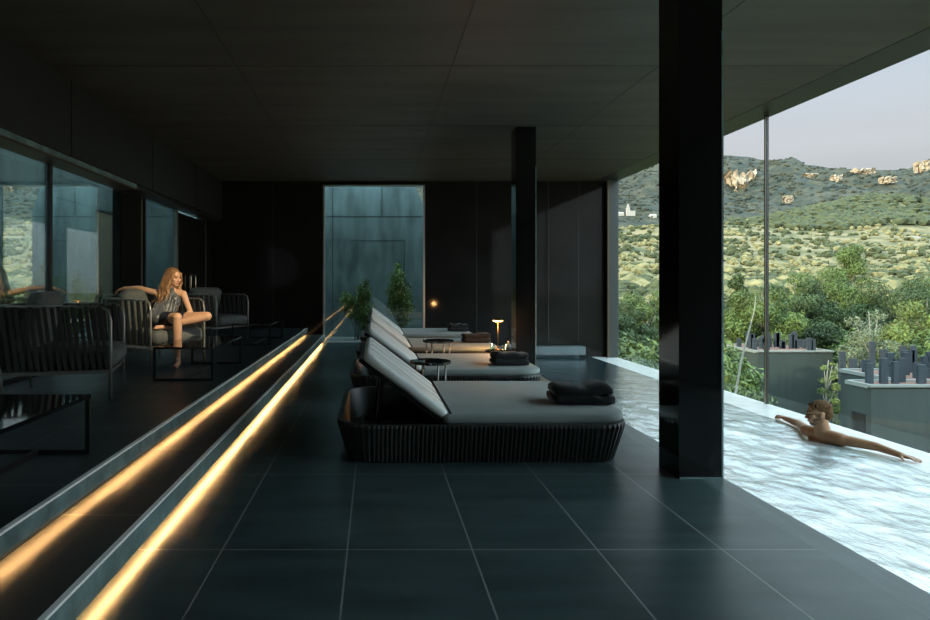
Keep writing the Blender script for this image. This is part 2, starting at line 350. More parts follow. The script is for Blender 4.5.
# ------------------------------------------------------------ pool
struct('floor_pool', 2.2, 5.2, -4, BACK, -1.75, -1.6, 'pool_tile')
struct('trim_pool_coping', 2.12, 2.285, -4, BACK, -.25, 0, 'coping_stone')
struct('wall_pool_inner', 2.2, 2.27, -4, BACK, -1.6, -.25, 'pool_tile')
struct('wall_pool_outer', 4.62, 5.17, -4, BACK, -3.5, -.325, 'ledge_stone')
struct('trim_pool_ledge', 4.62, 5.19, -4, BACK, -.325, -.314, 'ledge_stone', bev=.004)
struct('trim_pool_back_coping', 2.3, 4.45, BACK-.30, BACK-.01, -.24, -.07, 'coping_pale')
struct('trim_pool_back_wall', 2.3, 4.40, BACK-.05, BACK-.01, -.8, -.24, 'pool_tile')
def water_material():
    m = bpy.data.materials.new('water'); m.use_nodes = True; t = m.node_tree; t.nodes.clear(); Nn = t.nodes.new; Ln = t.links.new
    out = Nn('ShaderNodeOutputMaterial'); geo = Nn('ShaderNodeNewGeometry')
    mp_ = Nn('ShaderNodeMapping'); mp_.inputs['Scale'].default_value = (1.9, .95, 1); mp_.inputs['Rotation'].default_value = (0,0,R(35)); Ln(geo.outputs['Position'], mp_.inputs[0])
    nz = Nn('ShaderNodeTexNoise'); nz.inputs['Scale'].default_value = 2.9; nz.inputs['Detail'].default_value = 9; nz.inputs['Roughness'].default_value = .62; nz.inputs['Distortion'].default_value = 1.6; Ln(mp_.outputs[0], nz.inputs['Vector'])
    fine = Nn('ShaderNodeTexNoise'); fine.inputs['Scale'].default_value = 14; fine.inputs['Detail'].default_value = 6; fine.inputs['Distortion'].default_value = 1.0; Ln(mp_.outputs[0], fine.inputs['Vector'])
    s = Nn('ShaderNodeSeparateXYZ'); Ln(geo.outputs['Position'], s.inputs[0])
    fade = Nn('ShaderNodeMapRange'); fade.inputs[1].default_value = 9.6; fade.inputs[2].default_value = 6.3; fade.inputs[3].default_value = -.34; fade.inputs[4].default_value = .045; Ln(s.outputs[1], fade.inputs[0])
    a1 = Nn('ShaderNodeMath'); a1.operation = 'ADD'; Ln(nz.outputs[0], a1.inputs[0]); Ln(fade.outputs[0], a1.inputs[1])
    a2 = Nn('ShaderNodeMath'); a2.operation = 'MULTIPLY_ADD'; Ln(fine.outputs[0], a2.inputs[0]); a2.inputs[1].default_value = .42; Ln(a1.outputs[0], a2.inputs[2])
    r = Nn('ShaderNodeMapRange'); r.inputs[1].default_value = .66; r.inputs[2].default_value = .86; r.inputs[3].default_value = 0; r.inputs[4].default_value = .92; Ln(a2.outputs[0], r.inputs[0])
    foam = Nn('ShaderNodeBsdfDiffuse'); foam.inputs[0].default_value = (.80,.90,.90,1)
    tr = Nn('ShaderNodeBsdfTransparent'); tr.inputs[0].default_value = (.30,.52,.58,1)
    gl = Nn('ShaderNodeBsdfGlossy'); gl.inputs['Roughness'].default_value = .04; gl.inputs[0].default_value = (1,1,1,1)
    b = Nn('ShaderNodeBump'); b.inputs['Strength'].default_value = .35; b.inputs['Distance'].default_value = .03; Ln(a2.outputs[0], b.inputs['Height']); Ln(b.outputs[0], gl.inputs['Normal']); Ln(b.outputs[0], foam.inputs['Normal'])
    fr = Nn('ShaderNodeFresnel'); fr.inputs[0].default_value = 1.36; Ln(b.outputs[0], fr.inputs['Normal'])
    body = Nn('ShaderNodeBsdfDiffuse'); body.inputs[0].default_value = (.06,.30,.36,1)
    m0 = Nn('ShaderNodeMixShader'); far = Nn('ShaderNodeMapRange'); far.inputs[1].default_value = 9.5; far.inputs[2].default_value = 6.5; far.inputs[3].default_value = .12; far.inputs[4].default_value = .88; Ln(s.outputs[1], far.inputs[0]); Ln(far.outputs[0], m0.inputs[0]); Ln(tr.outputs[0], m0.inputs[1]); Ln(body.outputs[0], m0.inputs[2])
    m2 = Nn('ShaderNodeMixShader'); Ln(r.outputs[0], m2.inputs[0]); Ln(m0.outputs[0], m2.inputs[1]); Ln(foam.outputs[0], m2.inputs[2])
    fm = Nn('ShaderNodeMath'); fm.operation = 'MULTIPLY'; fm.inputs[1].default_value = .75; Ln(fr.outputs[0], fm.inputs[0])
    m1 = Nn('ShaderNodeMixShader'); Ln(fm.outputs[0], m1.inputs[0]); Ln(m2.outputs[0], m1.inputs[1]); Ln(gl.outputs[0], m1.inputs[2])
    Ln(m1.outputs[0], out.inputs[0]); MATS['water'] = m
water_material()
bm = new_bm(); nx, ny = 90, 520; g = []
for j in range(ny+1):
    y = -3.9 + (BACK-.02+3.9)*j/ny; row = []
    amp = .020 if y < 6.5 else max(.0025, .020 - (y-6.5)*.007)
    for i in range(nx+1):
        x = 2.272 + (4.66-2.272)*i/nx
        p = Vector((x*1.6+y*.5, y*1.1-x*.6, 0))
        z = amp*(noise.noise(p)*.9 + .6*noise.noise(p*2.6) + .4*noise.noise(p*5.9))
        edge = min(1, (x-2.272)/.12, (4.66-x)/.15+.1)
        row.append(bm.verts.new((x, y, WATER+.010+z*edge)))
    g.append(row)
for j in range(ny):
    for i in range(nx): bm.faces.new((g[j][i], g[j][i+1], g[j+1][i+1], g[j+1][i]))
tag(link('pool_water', bm, 'water', smooth=True), 'rippling foamy pool water along the glass wall', 'water', kind='stuff')

# ------------------------------------------------------------ patio outside the left glass and the back window
struct('floor_patio', -6.3, -3.76, -8, 15.3, -.2, .24, 'patio_floor')
struct('floor_back_patio', -3.76, 1.6, BACK+.22, 15.3, -.3, -.02, 'patio_floor')
PX = -6.0
struct('wall_patio', PX-.25, PX, -8, 13.3, .2, 5.0, 'concrete_wall')
bm = new_bm(); add_box(bm, PX-.25, PX, 13.3, 15.0, 2.87, 5.0); add_box(bm, PX-.25, PX-.12, 13.3, 15.0, .2, 2.87); link('wall_patio_end', bm, 'concrete_wall', kind='structure')
d = box('door_3', PX-.12, PX-.04, 13.42, 14.98, .24, 2.85, 'timber_door', kind='structure')
box('door_handle', PX-.04, PX, 14.35, 14.45, 1.2, 1.55, 'black_metal', d)
struct('trim_patio_joint', PX-.002, PX+.004, -8, 15, 2.89, 2.905, 'concrete_joint')
for k, yy in enumerate((6.2, 8.6, 11.0, 13.3)): struct('trim_patio_joint_v%d' % k, PX-.002, PX+.004, yy, yy+.015, .24, 5.0, 'concrete_joint')
# back patio wall with its chamfered end
bm = new_bm(); pr = [(-6.2,-.3),(1.2,-.3),(1.2,3.05),(.98,3.65),(.55,4.7),(-6.2,4.7)]
A = [bm.verts.new((x, 15.0, z)) for x, z in pr]; B = [bm.verts.new((x, 15.25, z)) for x, z in pr]
bm.faces.new(A); bm.faces.new(B[::-1])
for i in range(6): bm.faces.new((A[i], B[i], B[(i+1)%6], A[(i+1)%6]))
link('wall_back_patio', bm, 'concrete_wall', kind='structure')
struct('trim_wall_joint_h', -6.0, 1.2, 14.994, 15.0, 2.88, 2.895, 'concrete_joint')
struct('trim_wall_joint_v1', .16, .175, 14.994, 15.0, 2.89, 4.0, 'concrete_joint')
struct('trim_wall_joint_v2', -1.03, -1.015, 14.994, 15.0, 0, 4.0, 'concrete_joint')
struct('trim_wall_joint_v3', .70, .715, 14.994, 15.0, 0, 2.3, 'concrete_joint')
struct('trim_wall_joint_h2', -.6, .715, 14.994, 15.0, 2.3, 2.31, 'concrete_joint')

# ------------------------------------------------------------ foliage
def leaf_cloud(bm, blobs, n, size, seed=0, flat=.0, inner=.35):
    rnd = random.Random(seed); tot = sum(b[3]*b[4]*b[5] for b in blobs) if len(blobs[0]) > 4 else sum(b[3]**3 for b in blobs)
    for b in blobs:
        c = Vector(b[:3]); rx, ry, rz = (b[3:6] if len(b) > 4 else (b[3],)*3)
        k = max(10, int(n*(rx*ry*rz)/tot))
        for _ in range(k):
            d = Vector((rnd.gauss(0,1), rnd.gauss(0,1), rnd.gauss(0,1))).normalized()
            q = inner + (1-inner)*rnd.random()**.5
            q *= .85 + .3*noise.noise(d*2.3 + c)
            p = c + Vector((d.x*rx, d.y*ry, d.z*rz))*q
            u = (d + Vector((rnd.gauss(0,.6), rnd.gauss(0,.6), rnd.gauss(0,.6)))).normalized(); s = size*(.6+.8*rnd.random())
            v = u.orthogonal().normalized(); v.rotate(Matrix.Rotation(rnd.random()*6.28, 3, u)); w_ = u.cross(v)
            a = [bm.verts.new(p + v*s), bm.verts.new(p + w_*s*.38 + u*s*.15), bm.verts.new(p - v*s), bm.verts.new(p - w_*s*.38 + u*s*.15)]
            bm.faces.new(a)
def tree(name, X, Y, zb, zt, rad, leaf, label, cat, group=None, n=7000, seed=1, size=.16, shape='round', bark='bark', lean=0):
    rnd = random.Random(seed); h = zt-zb
    root = empty(name, (X, Y, zb), label=label, cat=cat, group=group)
    bm = new_bm()
    tp = [(lean*t*h + .12*h*.1*math.sin(3*t+seed), .02*h*math.sin(4*t+seed*2), h*t*.92) for t in [i/6 for i in range(7)]]
    add_tube(bm, tp, [max(.02, .030*h*.5*(1-t*.85)) for t in [i/6 for i in range(7)]], 7)
    blobs = []
    nb = 16
    for k in range(nb):
        t = .30 + .68*k/(nb-1)
        if shape == 'cone': rr = rad*(1.02-t)*1.25
        elif shape == 'thin': rr = rad*(.5+.5*math.sin(math.pi*t))
        else: rr = rad*math.sin(math.pi*min(1, (t-.12)/.98))**.7
        a = k*2.4 + rnd.random(); q = rr*.62
        c = (lean*t*h + math.cos(a)*q, math.sin(a)*q, h*t*.96 - .05*h)
        s = max(.22*rad, rr*.55)*(.8+.4*rnd.random())
        blobs.append((c[0], c[1], c[2], s, s, s*.72))
        add_tube(bm, [tp[min(5, int(t*5))], c], [.012*h*.5, .006*h*.3], 5)
    link('trunk', bm, bark, root, smooth=True)
    bm = new_bm(); leaf_cloud(bm, blobs, n, size, seed); link('foliage', bm, leaf, root, recalc=False)
    return root
def shrub(name, X, Y, z, blobs, leaf, label, n=2500, size=.035, seed=3, stems=5, cat='shrub', group=None):
    root = empty(name, (X, Y, z), label=label, cat=cat, group=group); rnd = random.Random(seed)
    bm = new_bm()
    top = max(b[2] for b in blobs)
    for k in range(stems):
        b = blobs[k % len(blobs)]; add_tube(bm, [(rnd.uniform(-.05,.05), rnd.uniform(-.05,.05), 0), (b[0]*.5, b[1]*.5, b[2]*.5), tuple(b[:3])], [.014,.010,.004], 5)
    link('stem', bm, 'bark', root)
    bm = new_bm(); leaf_cloud(bm, blobs, n, size, seed, inner=.2); link('foliage', bm, leaf, root, recalc=False)
    return root
shrub('shrub', -.42, 14.25, -.02, [(.16,0,1.05,.22,.2,.30),(-.22,0,.85,.22,.2,.33),(.22,0,.55,.30,.25,.40),(.0,0,.7,.3,.25,.35),(.3,.05,.3,.25,.2,.3),(.2,0,1.28,.11,.1,.16)], 'leaf_shrub', 'broad leafy shrub outside the back window beside the step lights', n=5200, seed=5)
shrub('shrub', .55, 14.2, -.02, [(0,0,1.05,.34,.28,.36),(-.03,0,1.40,.22,.2,.28),(.05,0,.75,.36,.28,.28),(-.02,0,1.66,.10,.09,.16),(.1,.02,.45,.22,.2,.2)], 'leaf_shrub', 'tall conical shrub outside the right half of the back window', n=5200, seed=8)
for k, (yy, hh, lb) in enumerate(((11.0, 1.25, 'bushy green shrub in the left patio near the timber door'), (9.2, .95, 'low green shrub in the left patio beside the concrete wall'), (6.9, 1.0, 'green shrub in the left patio behind the nearest armchair'))):
    shrub('shrub', -5.35, yy, .24, [(0,0,hh*.62,.45,.6,hh*.42),(.05,.3,hh*.5,.4,.5,hh*.4),(0,-.35,hh*.45,.4,.5,hh*.38)], 'leaf_light', lb, n=3600, size=.06, seed=20+k)

# ------------------------------------------------------------ landscape
def interp(x, T):
    if x <= T[0][0]: return T[0][1]
    for (a, va), (b, vb) in zip(T, T[1:]):
        if x <= b:
            t = (x-a)/(b-a); t = t*t*(3-2*t); return va + (vb-va)*t
    return T[-1][1]
ZB = [(0,-6),(15,-6.5),(30,-7.5),(60,-8),(100,-6),(160,-2.5),(250,1),(380,12),(600,36),(850,72),(1000,88),(1250,110)]
RIDGE = [(.0,168),(.30,186),(.384,178),(.46,164),(.52,158),(.564,155),(.60,156.5),(.635,161),(.675,161.5),(.70,165),(.745,168.5),(.84,170),(.876,169),(.892,162.5),(.95,158),(1.3,166)]
def hz(X, Y):
    a = X/max(Y, 1)
    z = interp(Y, ZB)
    n1 = noise.noise(Vector((X*.012, Y*.012, 0))); n2 = noise.noise(Vector((X*.004, Y*.004, 3)))
    z += min(1, Y/500)*(n1*7 + n2*16)
    z += 46*math.exp(-((X-.80*Y)/(Y*.17))**2)*math.exp(-((Y-980)/150)**2) if Y > 300 else 0
    if Y > 1150:
        H = 1.28 + (283-interp(a, RIDGE))*2200/620
        t = min(1, (Y-1150)/1050)
        rz = (abs(noise.noise(Vector((X*.0035, Y*.0035, 7)))) - .25)*120 + noise.noise(Vector((X*.012, Y*.012, 9)))*25
        z = z*(1-t) + H*t**.9 + rz*math.sin(math.pi*t)
        if Y > 2200: z -= (Y-2200)*.5
    return z
def hit(px, py):
    Y = 60.0
    while Y < 2400:
        if hz((px-375)*Y/620, Y) >= 1.28+(283-py)*Y/620: return Y
        Y *= 1.004
    return 2150
def terrain(name, y0, y1, ny, na, m, ratio=True):
    bm = new_bm(); g = []
    for j in range(ny+1):
        t = j/ny; Y = y0*(y1/y0)**t; row = []
        for i in range(na+1):
            X = Y*(-.35 + 1.75*i/na) + (8 if Y < 60 else 0)
            row.append(bm.verts.new((X, Y, hz(X, Y))))
        g.append(row)
    for j in range(ny):
        for i in range(na): bm.faces.new((g[j][i], g[j][i+1], g[j+1][i+1], g[j+1][i]))
    return link(name, bm, m, smooth=True, kind='structure')
terrain('hillside', 17, 1150, 110, 150, 'hill_ground')
terrain('mountain', 1145, 2600, 110, 300, 'mountain_scrub')
box('slope_ground', -60, 80, -60, 18, -9, -6.5, 'hill_ground', kind='structure')
box('valley_ground', 12, 900, -500, 30, -10, -7.4, 'hill_ground', kind='structure')

def crown_bm(seed, sub=2, amp=.35):
    bm = new_bm(); bmesh.ops.create_icosphere(bm, subdivisions=sub, radius=1)
    for v in bm.verts:
        d = v.co.normalized(); v.co = d*(1 + amp*noise.noise(d*1.7 + Vector((seed*3.1, 0, 0))) + amp*.8*noise.noise(d*4.2 + Vector((seed, 5, 0)))); v.co.z *= .72
    return bm
crowns = []
for k, m in enumerate(('olive_pale', 'olive_green', 'olive_pale', 'olive_green')):
    o = link('hillside_bush', crown_bm(k, 3, .5), m, smooth=False)
    tag(o, 'scrubby olive bush on the sunlit hillside, %s' % ('pale' if m == 'olive_pale' else 'dark green'), 'bush', 'scattered bushes on the sunlit hillside'); crowns.append(o)
rnd = random.Random(11); spots = []
while len(spots) < 7000:
    t = rnd.random(); Y = 70*(1000/70)**(t**.80); a = rnd.uniform(.30, 1.0); X = Y*a
    if noise.noise(Vector((X*.02, Y*.02, 1))) < -.28 and rnd.random() < .75: continue
    spots.append((Y, X, rnd))
spots.sort(key=lambda s: s[0])
def bsz(Y): return (.8 + 1.9*rnd.random()**1.6)*(1 + Y/1000)
for k, (Y, X, _) in enumerate(spots[:300]):
    i = rnd.randrange(4)
    o = crowns[i] if k < 4 and (i := k) == k else crowns[i].copy()
    if k >= 4: col.objects.link(o)
    s = bsz(Y); o.location = (X, Y, hz(X, Y)+s*.45); o.scale = (s*1.1, s*1.1, s); o.rotation_euler = (0, 0, rnd.random()*6.28)
def mass(name, pts, m, label, cat, sub=1, amp=.5):
    protos = []
    for s in range(5):
        b = crown_bm(s+30, sub, amp); protos.append(([v.co.copy() for v in b.verts], [[v.index for v in f.verts] for f in b.faces])); b.free()
    V, F = [], []
    for (X, Y, z, s) in pts:
        pv, pf = protos[rnd.randrange(5)]; off = len(V); ca, sa = math.cos(s*99), math.sin(s*99)
        V += [(X+(p.x*ca-p.y*sa)*s, Y+(p.x*sa+p.y*ca)*s, z+p.z*s) for p in pv]; F += [[i+off for i in f] for f in pf]
    me = bpy.data.meshes.new(name); me.from_pydata(V, [], F); me.materials.append(MATS[m])
    o = bpy.data.objects.new(name, me); col.objects.link(o); tag(o, label, cat, kind='stuff'); return o
A_, B_ = [], []
for (Y, X, _) in spots[300:]:
    s = bsz(Y); (A_ if rnd.random() < .5 + 1.3*noise.noise(Vector((X*.010, Y*.016, 4))) else B_).append((X, Y, hz(X, Y)+s*.4, s))
mass('pale_olive_grove', A_, 'olive_pale', 'pale olive groves covering the far sunlit hillside', 'trees')
mass('green_olive_grove', B_, 'olive_green', 'dark green scrub dotted across the far sunlit hillside', 'trees')
K = []
while len(K) < 2600:
    Y = rnd.uniform(780, 1150); X = Y*rnd.uniform(.55, 1.15)
    d = math.exp(-((X-.80*Y)/(Y*.17))**2)
    if rnd.random() < d*1.3: s = rnd.uniform(5, 9); K.append((X, Y, hz(X, Y)+s*.3, s))
mass('wooded_knoll_trees', K, 'wood_green', 'dense round-topped trees covering the wooded knoll', 'trees')
K = []
while len(K) < 3500:
    Y = rnd.uniform(1180, 2150); X = Y*rnd.uniform(.33, 1.05); s = rnd.uniform(3, 7); K.append((X, Y, hz(X, Y)+s*.05, s))
mass('mountain_scrub_trees', K, 'mountain_scrub', 'dark scrub and trees dotted over the far mountain', 'trees')
def cliff(px, py0, py1, wpx, Y, label, seed=0, cut=1.0):
    Y = hit(px, (py0+py1)/2)*.985
    wd = wpx*Y/620; ht = (py1-py0)*Y/620; X = (px-375)*Y/620; zt = 1.28+(283-py0)*Y/620
    bm = new_bm(); nxx, nzz = 22, 16; g = []
    for j in range(nzz+1):
        row = []
        for i in range(nxx+1):
            u = i/nxx; v = j/nzz; k = (1 - (1-cut)*(1-v))
            top = 1 - .55*abs(noise.noise(Vector((u*4, seed, 0)))) - .35*abs(noise.noise(Vector((u*13, seed, 2))))
            p = Vector((X + (u-.5)*wd*k, Y - wd*.16*math.sin(math.pi*u)*(1-v*.6), zt-ht + ht*v*top))
            p.y += noise.noise(Vector((u*9, v*2.5, seed)))*wd*.30; p.x += noise.noise(Vector((u*4, v*6, seed+5)))*wd*.16
            row.append(bm.verts.new(p))
        g.append(row)
    for j in range(nzz):
        for i in range(nxx): bm.faces.new((g[j][i], g[j][i+1], g[j+1][i+1], g[j+1][i]))
    # back of the rock closes into the hill
    bk = [bm.verts.new(v.co + Vector((0, wd*.5, -ht*.2))) for v in g[-1]]; bt = [bm.verts.new(v.co + Vector((0, wd*.5, 0))) for v in g[0]]
    for i in range(nxx): bm.faces.new((g[-1][i], g[-1][i+1], bk[i+1], bk[i])); bm.faces.new((bk[i], bk[i+1], bt[i+1], bt[i]))
    tag(link('rock_cliff', bm, 'limestone'), label, 'cliff')
cliff(866, 167, 179, 17, 2080, 'pale block-shaped limestone cliff on the ridge skyline', 1)
cliff(742, 169, 197, 25, 1700, 'tall pale cliff face tapering downward on the left mountain flank', 2, .35)
cliff(838, 174, 183, 9, 1960, 'small pale crag left of the block-shaped skyline cliff', 3)
cliff(812, 173, 178, 13, 1960, 'low pale outcrop left of the small crag below the ridge', 4)
cliff(890, 176, 183, 12, 1960, 'low pale rocks right of the block-shaped skyline cliff', 5)
cliff(927, 160, 172, 14, 2100, 'pale rocky summit at the right edge of the ridge', 6)
cliff(789, 195, 204, 8, 860, 'small pale rock face at the left foot of the wooded knoll', 7)
# church and village houses
cy = hit(628, 213)*.99; cx = 253*cy/620; cz = 1.28+(283-213)*cy/620; cs = cy/850*.42
t = empty('church', (cx, cy, cz-6), label='white church with a bell tower on the far left hillside', cat='church')
bm = new_bm(); add_box(bm, -5, 5, -5, 5, 0, 27); link('tower', bm, 'white_wall', t)
bm = new_bm(); add_box(bm, -3.3, 3.3, -3.3, 3.3, 27, 34); add_lathe(bm, [(3.6,34),(2.6,37),(.3,40)], 8); link('belfry', bm, 'white_wall', t); t.scale = (cs,)*3
bm = new_bm(); add_box(bm, 5, 22, -5, 8, 0, 17); link('nave', bm, 'white_wall', t)
for k, (px, py, wpx, hpx, Y, lb) in enumerate(((620,212,9,5,840,'low pale house left of the white church'), (653,214,8,5,840,'small pale house on the hillside right of the church'), (808,224,15,3.2,640,'long white low building in front of the wooded knoll'), (914,236,11,2.6,560,'small white farmhouse at the far right of the hillside'))):
    Y = hit(px, py+1)*.99; X = (px-375)*Y/620; z = 1.28+(283-py)*Y/620; wd = wpx*Y/620*.8; ht = hpx*Y/620
    h = empty('farmhouse', (X, Y, z-ht), label=lb, cat='house')
    bm = new_bm(); add_box(bm, -wd/2, wd/2, -3, 5, -3, ht*.7); link('wall', bm, 'white_wall', h)
    bm = new_bm(); q = [(-wd/2,-3.4,ht*.7),(wd/2,-3.4,ht*.7),(wd/2,1,ht),(-wd/2,1,ht),(-wd/2,5.4,ht*.7),(wd/2,5.4,ht*.7)]; v = [bm.verts.new(p) for p in q]
    bm.faces.new((v[0],v[1],v[2],v[3])); bm.faces.new((v[3],v[2],v[5],v[4])); bm.faces.new((v[0],v[3],v[4])); bm.faces.new((v[1],v[5],v[2])); bm.faces.new((v[0],v[4],v[5],v[1])); link('roof', bm, 'white_wall', h)

# foreground trees   px, top py, depth, radius, leaf, shape, name, label
TR = [
 (852,234,52,4.6,'leaf_pine','cone','pine_tree','tallest bright pine above the roofs in the middle of the right pane',16000),
 (822,262,50,3.6,'leaf_pine','round','pine_tree','broad pine joined to the left flank of the tallest pine',12000),
 (793,272,44,3.0,'leaf_dark','round','pine_tree','round dark pine just right of the thin mullion',10000),
 (762,280,40,2.6,'leaf_pine','round','pine_tree','green pine behind the thin glass mullion',9000),
 (738,262,42,2.2,'leaf_dark','cone','pine_tree','narrow dark pine right beside the large near column',8000),
 (898,272,46,3.6,'leaf_dark','round','pine_tree','dark round pine right of the tallest pine',12000),
 (931,290,36,2.4,'leaf_light','round','broadleaf_tree','yellow-green tree at the right edge of the view',9000),
 (625,292,40,2.2,'leaf_dark','round','pine_tree','dark tree right beside the back corner post',8000),
 (648,284,44,2.6,'leaf_pine','round','pine_tree','green tree seen just left of the large near column',8000),
 (606,298,38,2.0,'leaf_dark','round','pine_tree','dark tree partly behind the back corner post',6000),
 (700,275,46,3.4,'leaf_dark','round','pine_tree','pine hidden mostly behind the large near column',6000),
 (868,300,32,1.5,'leaf_silver','thin','olive_tree','slender silvery tree with thin pale branches in front of the pines',2600),
 (960,268,50,4.0,'leaf_pine','round','pine_tree','pine beyond the right edge of the view',8000),
 (829,352,30,.55,'leaf_light','thin','sapling','thin sapling beside the end wall of the farthest roof',700),
]
for k, (px, py, Y, rad, leaf, shp, nm, lb, n) in enumerate(TR):
    X = (px-375)*Y/620; zt = 1.28+(283-py)*Y/620; zb = hz(X, Y)
    tree(nm, X, Y, zb, zt, rad, leaf, lb, 'tree', n=int(n*3.2), seed=40+k, size=.095 if rad > 1.6 else .07, shape=shp, bark='pale_bark' if shp == 'thin' else 'bark')
# low undergrowth in front of the trees
for k, (px, py, Y, rr) in enumerate(((722,335,30,1.6),(625,335,28,2.2),(650,338,30,2.4),(760,335,40,2.6),(700,335,28,2.5),(800,325,46,3.2),(845,325,42,3.0),(905,318,40,3.0),(940,322,34,2.6))):
    X = (px-375)*Y/620; z = hz(X, Y); zt = 1.28+(283-py)*Y/620; h = zt-z
    LB = ['behind the pale bent trunk','beside the back corner post','left of the large near column','behind the thin mullion','hidden behind the large near column','behind the roof posts left of centre','below the tallest pine','below the dark round pine','at the right edge of the view']
    shrub('understory_bush', X, Y, z, [(0,0,h*.62,rr,rr,h*.40),(rr*.7,.3,h*.45,rr*.8,rr*.7,h*.4),(-rr*.7,0,h*.42,rr*.8,rr*.7,h*.4)], 'leaf_dark' if k % 2 else 'leaf_pine', 'dense dark green undergrowth bush '+LB[k], n=5200, size=.17, seed=70+k, cat='bush', group=None)
bm = new_bm(); Y = 24; P = [((px-375)*Y/620, Y, 1.28+(283-py)*Y/620) for px, py in ((733,452),(735,398),(741,362),(748,335),(754,312),(756,296))]
add_tube(bm, P, [.07,.05,.04,.03,.02,.01], 7); o = link('bare_sapling', bm, 'pale_bark', smooth=True); tag(o, 'pale thin bent bare trunk rising beyond the pool edge beside the near column', 'tree')

# ------------------------------------------------------------ pod buildings down the slope
def pod(X0, X1, Y0, Y1, zt, zb, label, posts, seed, door=None):
    t = empty('pod_building', (X0, Y0, zb), label=label, cat='building')
    W, D, H = X1-X0, Y1-Y0, zt-zb
    box('wall', 0, W, 0, D, 0, H-.12, 'pod_wall', t)
    bm = new_bm(); add_box(bm, -.06, W+.06, -.06, .10, H-.06, H+.02); add_box(bm, -.06, .10, .10, D, H-.12, H+.02); add_box(bm, W-.1, W+.06, .10, D, H-.12, H+.02); add_box(bm, .1, W-.1, D-.1, D+.06, H-.12, H+.02); link('roof_trim', bm, 'pod_trim', t)
    box('roof_gravel', .1, W-.1, .10, D-.1, H-.12, H-.02, 'gravel', t)
    if door: d_ = box('door', -.04, .0, door[0], door[1], 0, door[2], 'black_metal', t)
    rnd = random.Random(seed)
    for (px, py, ww, hh) in posts(W, D, rnd):
        bm = new_bm(); add_box(bm, px, px+ww, py, py+.12, H-.03, H+hh); link('post', bm, 'timber_post', t)
    return t
def prow(n, f):
    def g(W, D, rnd):
        out = []
        for k in range(n):
            u = (k+.5)/n; out.append((u*(W-.35)+.02+rnd.uniform(-.05,.05), f(u, D, rnd), rnd.uniform(.18,.30), rnd.uniform(.35,.95)))
        return out
    return g
pod(21.0, 25.1, 34, 38, -2.45, -7.4, 'farthest grey-green flat-roofed block with dark upright roof posts behind the thin mullion', prow(26, lambda u, D, r: .5+r.choice((0, .9, 1.8))), 1)
pod(19.9, 29, 23.2, 26.5, -2.40, -7.6, 'middle grey-green block behind the man, partly hidden by the nearest block', prow(44, lambda u, D, r: .9+r.choice((0, .8, 1.5))), 2)
pod(17.45, 27, 21.8, 22.95, -2.32, -7.6, 'nearest grey-green block with pale roof edge right of the man', prow(20, lambda u, D, r: .45+r.choice((0,.3))), 3, door=(.25,.85,4.2))
rr = random.Random(9)
fence = empty('post_fence', (22.9, 30.5, -7.2), label='row of dark upright timber posts beyond the middle and nearest blocks', cat='fence')
for k in range(40):
    hh = rr.uniform(4.6, 5.7); bm = new_bm(); add_box(bm, k*.5, k*.5+rr.uniform(.22,.36), 0, .14, 0, hh); link('post', bm, 'timber_post', fence)

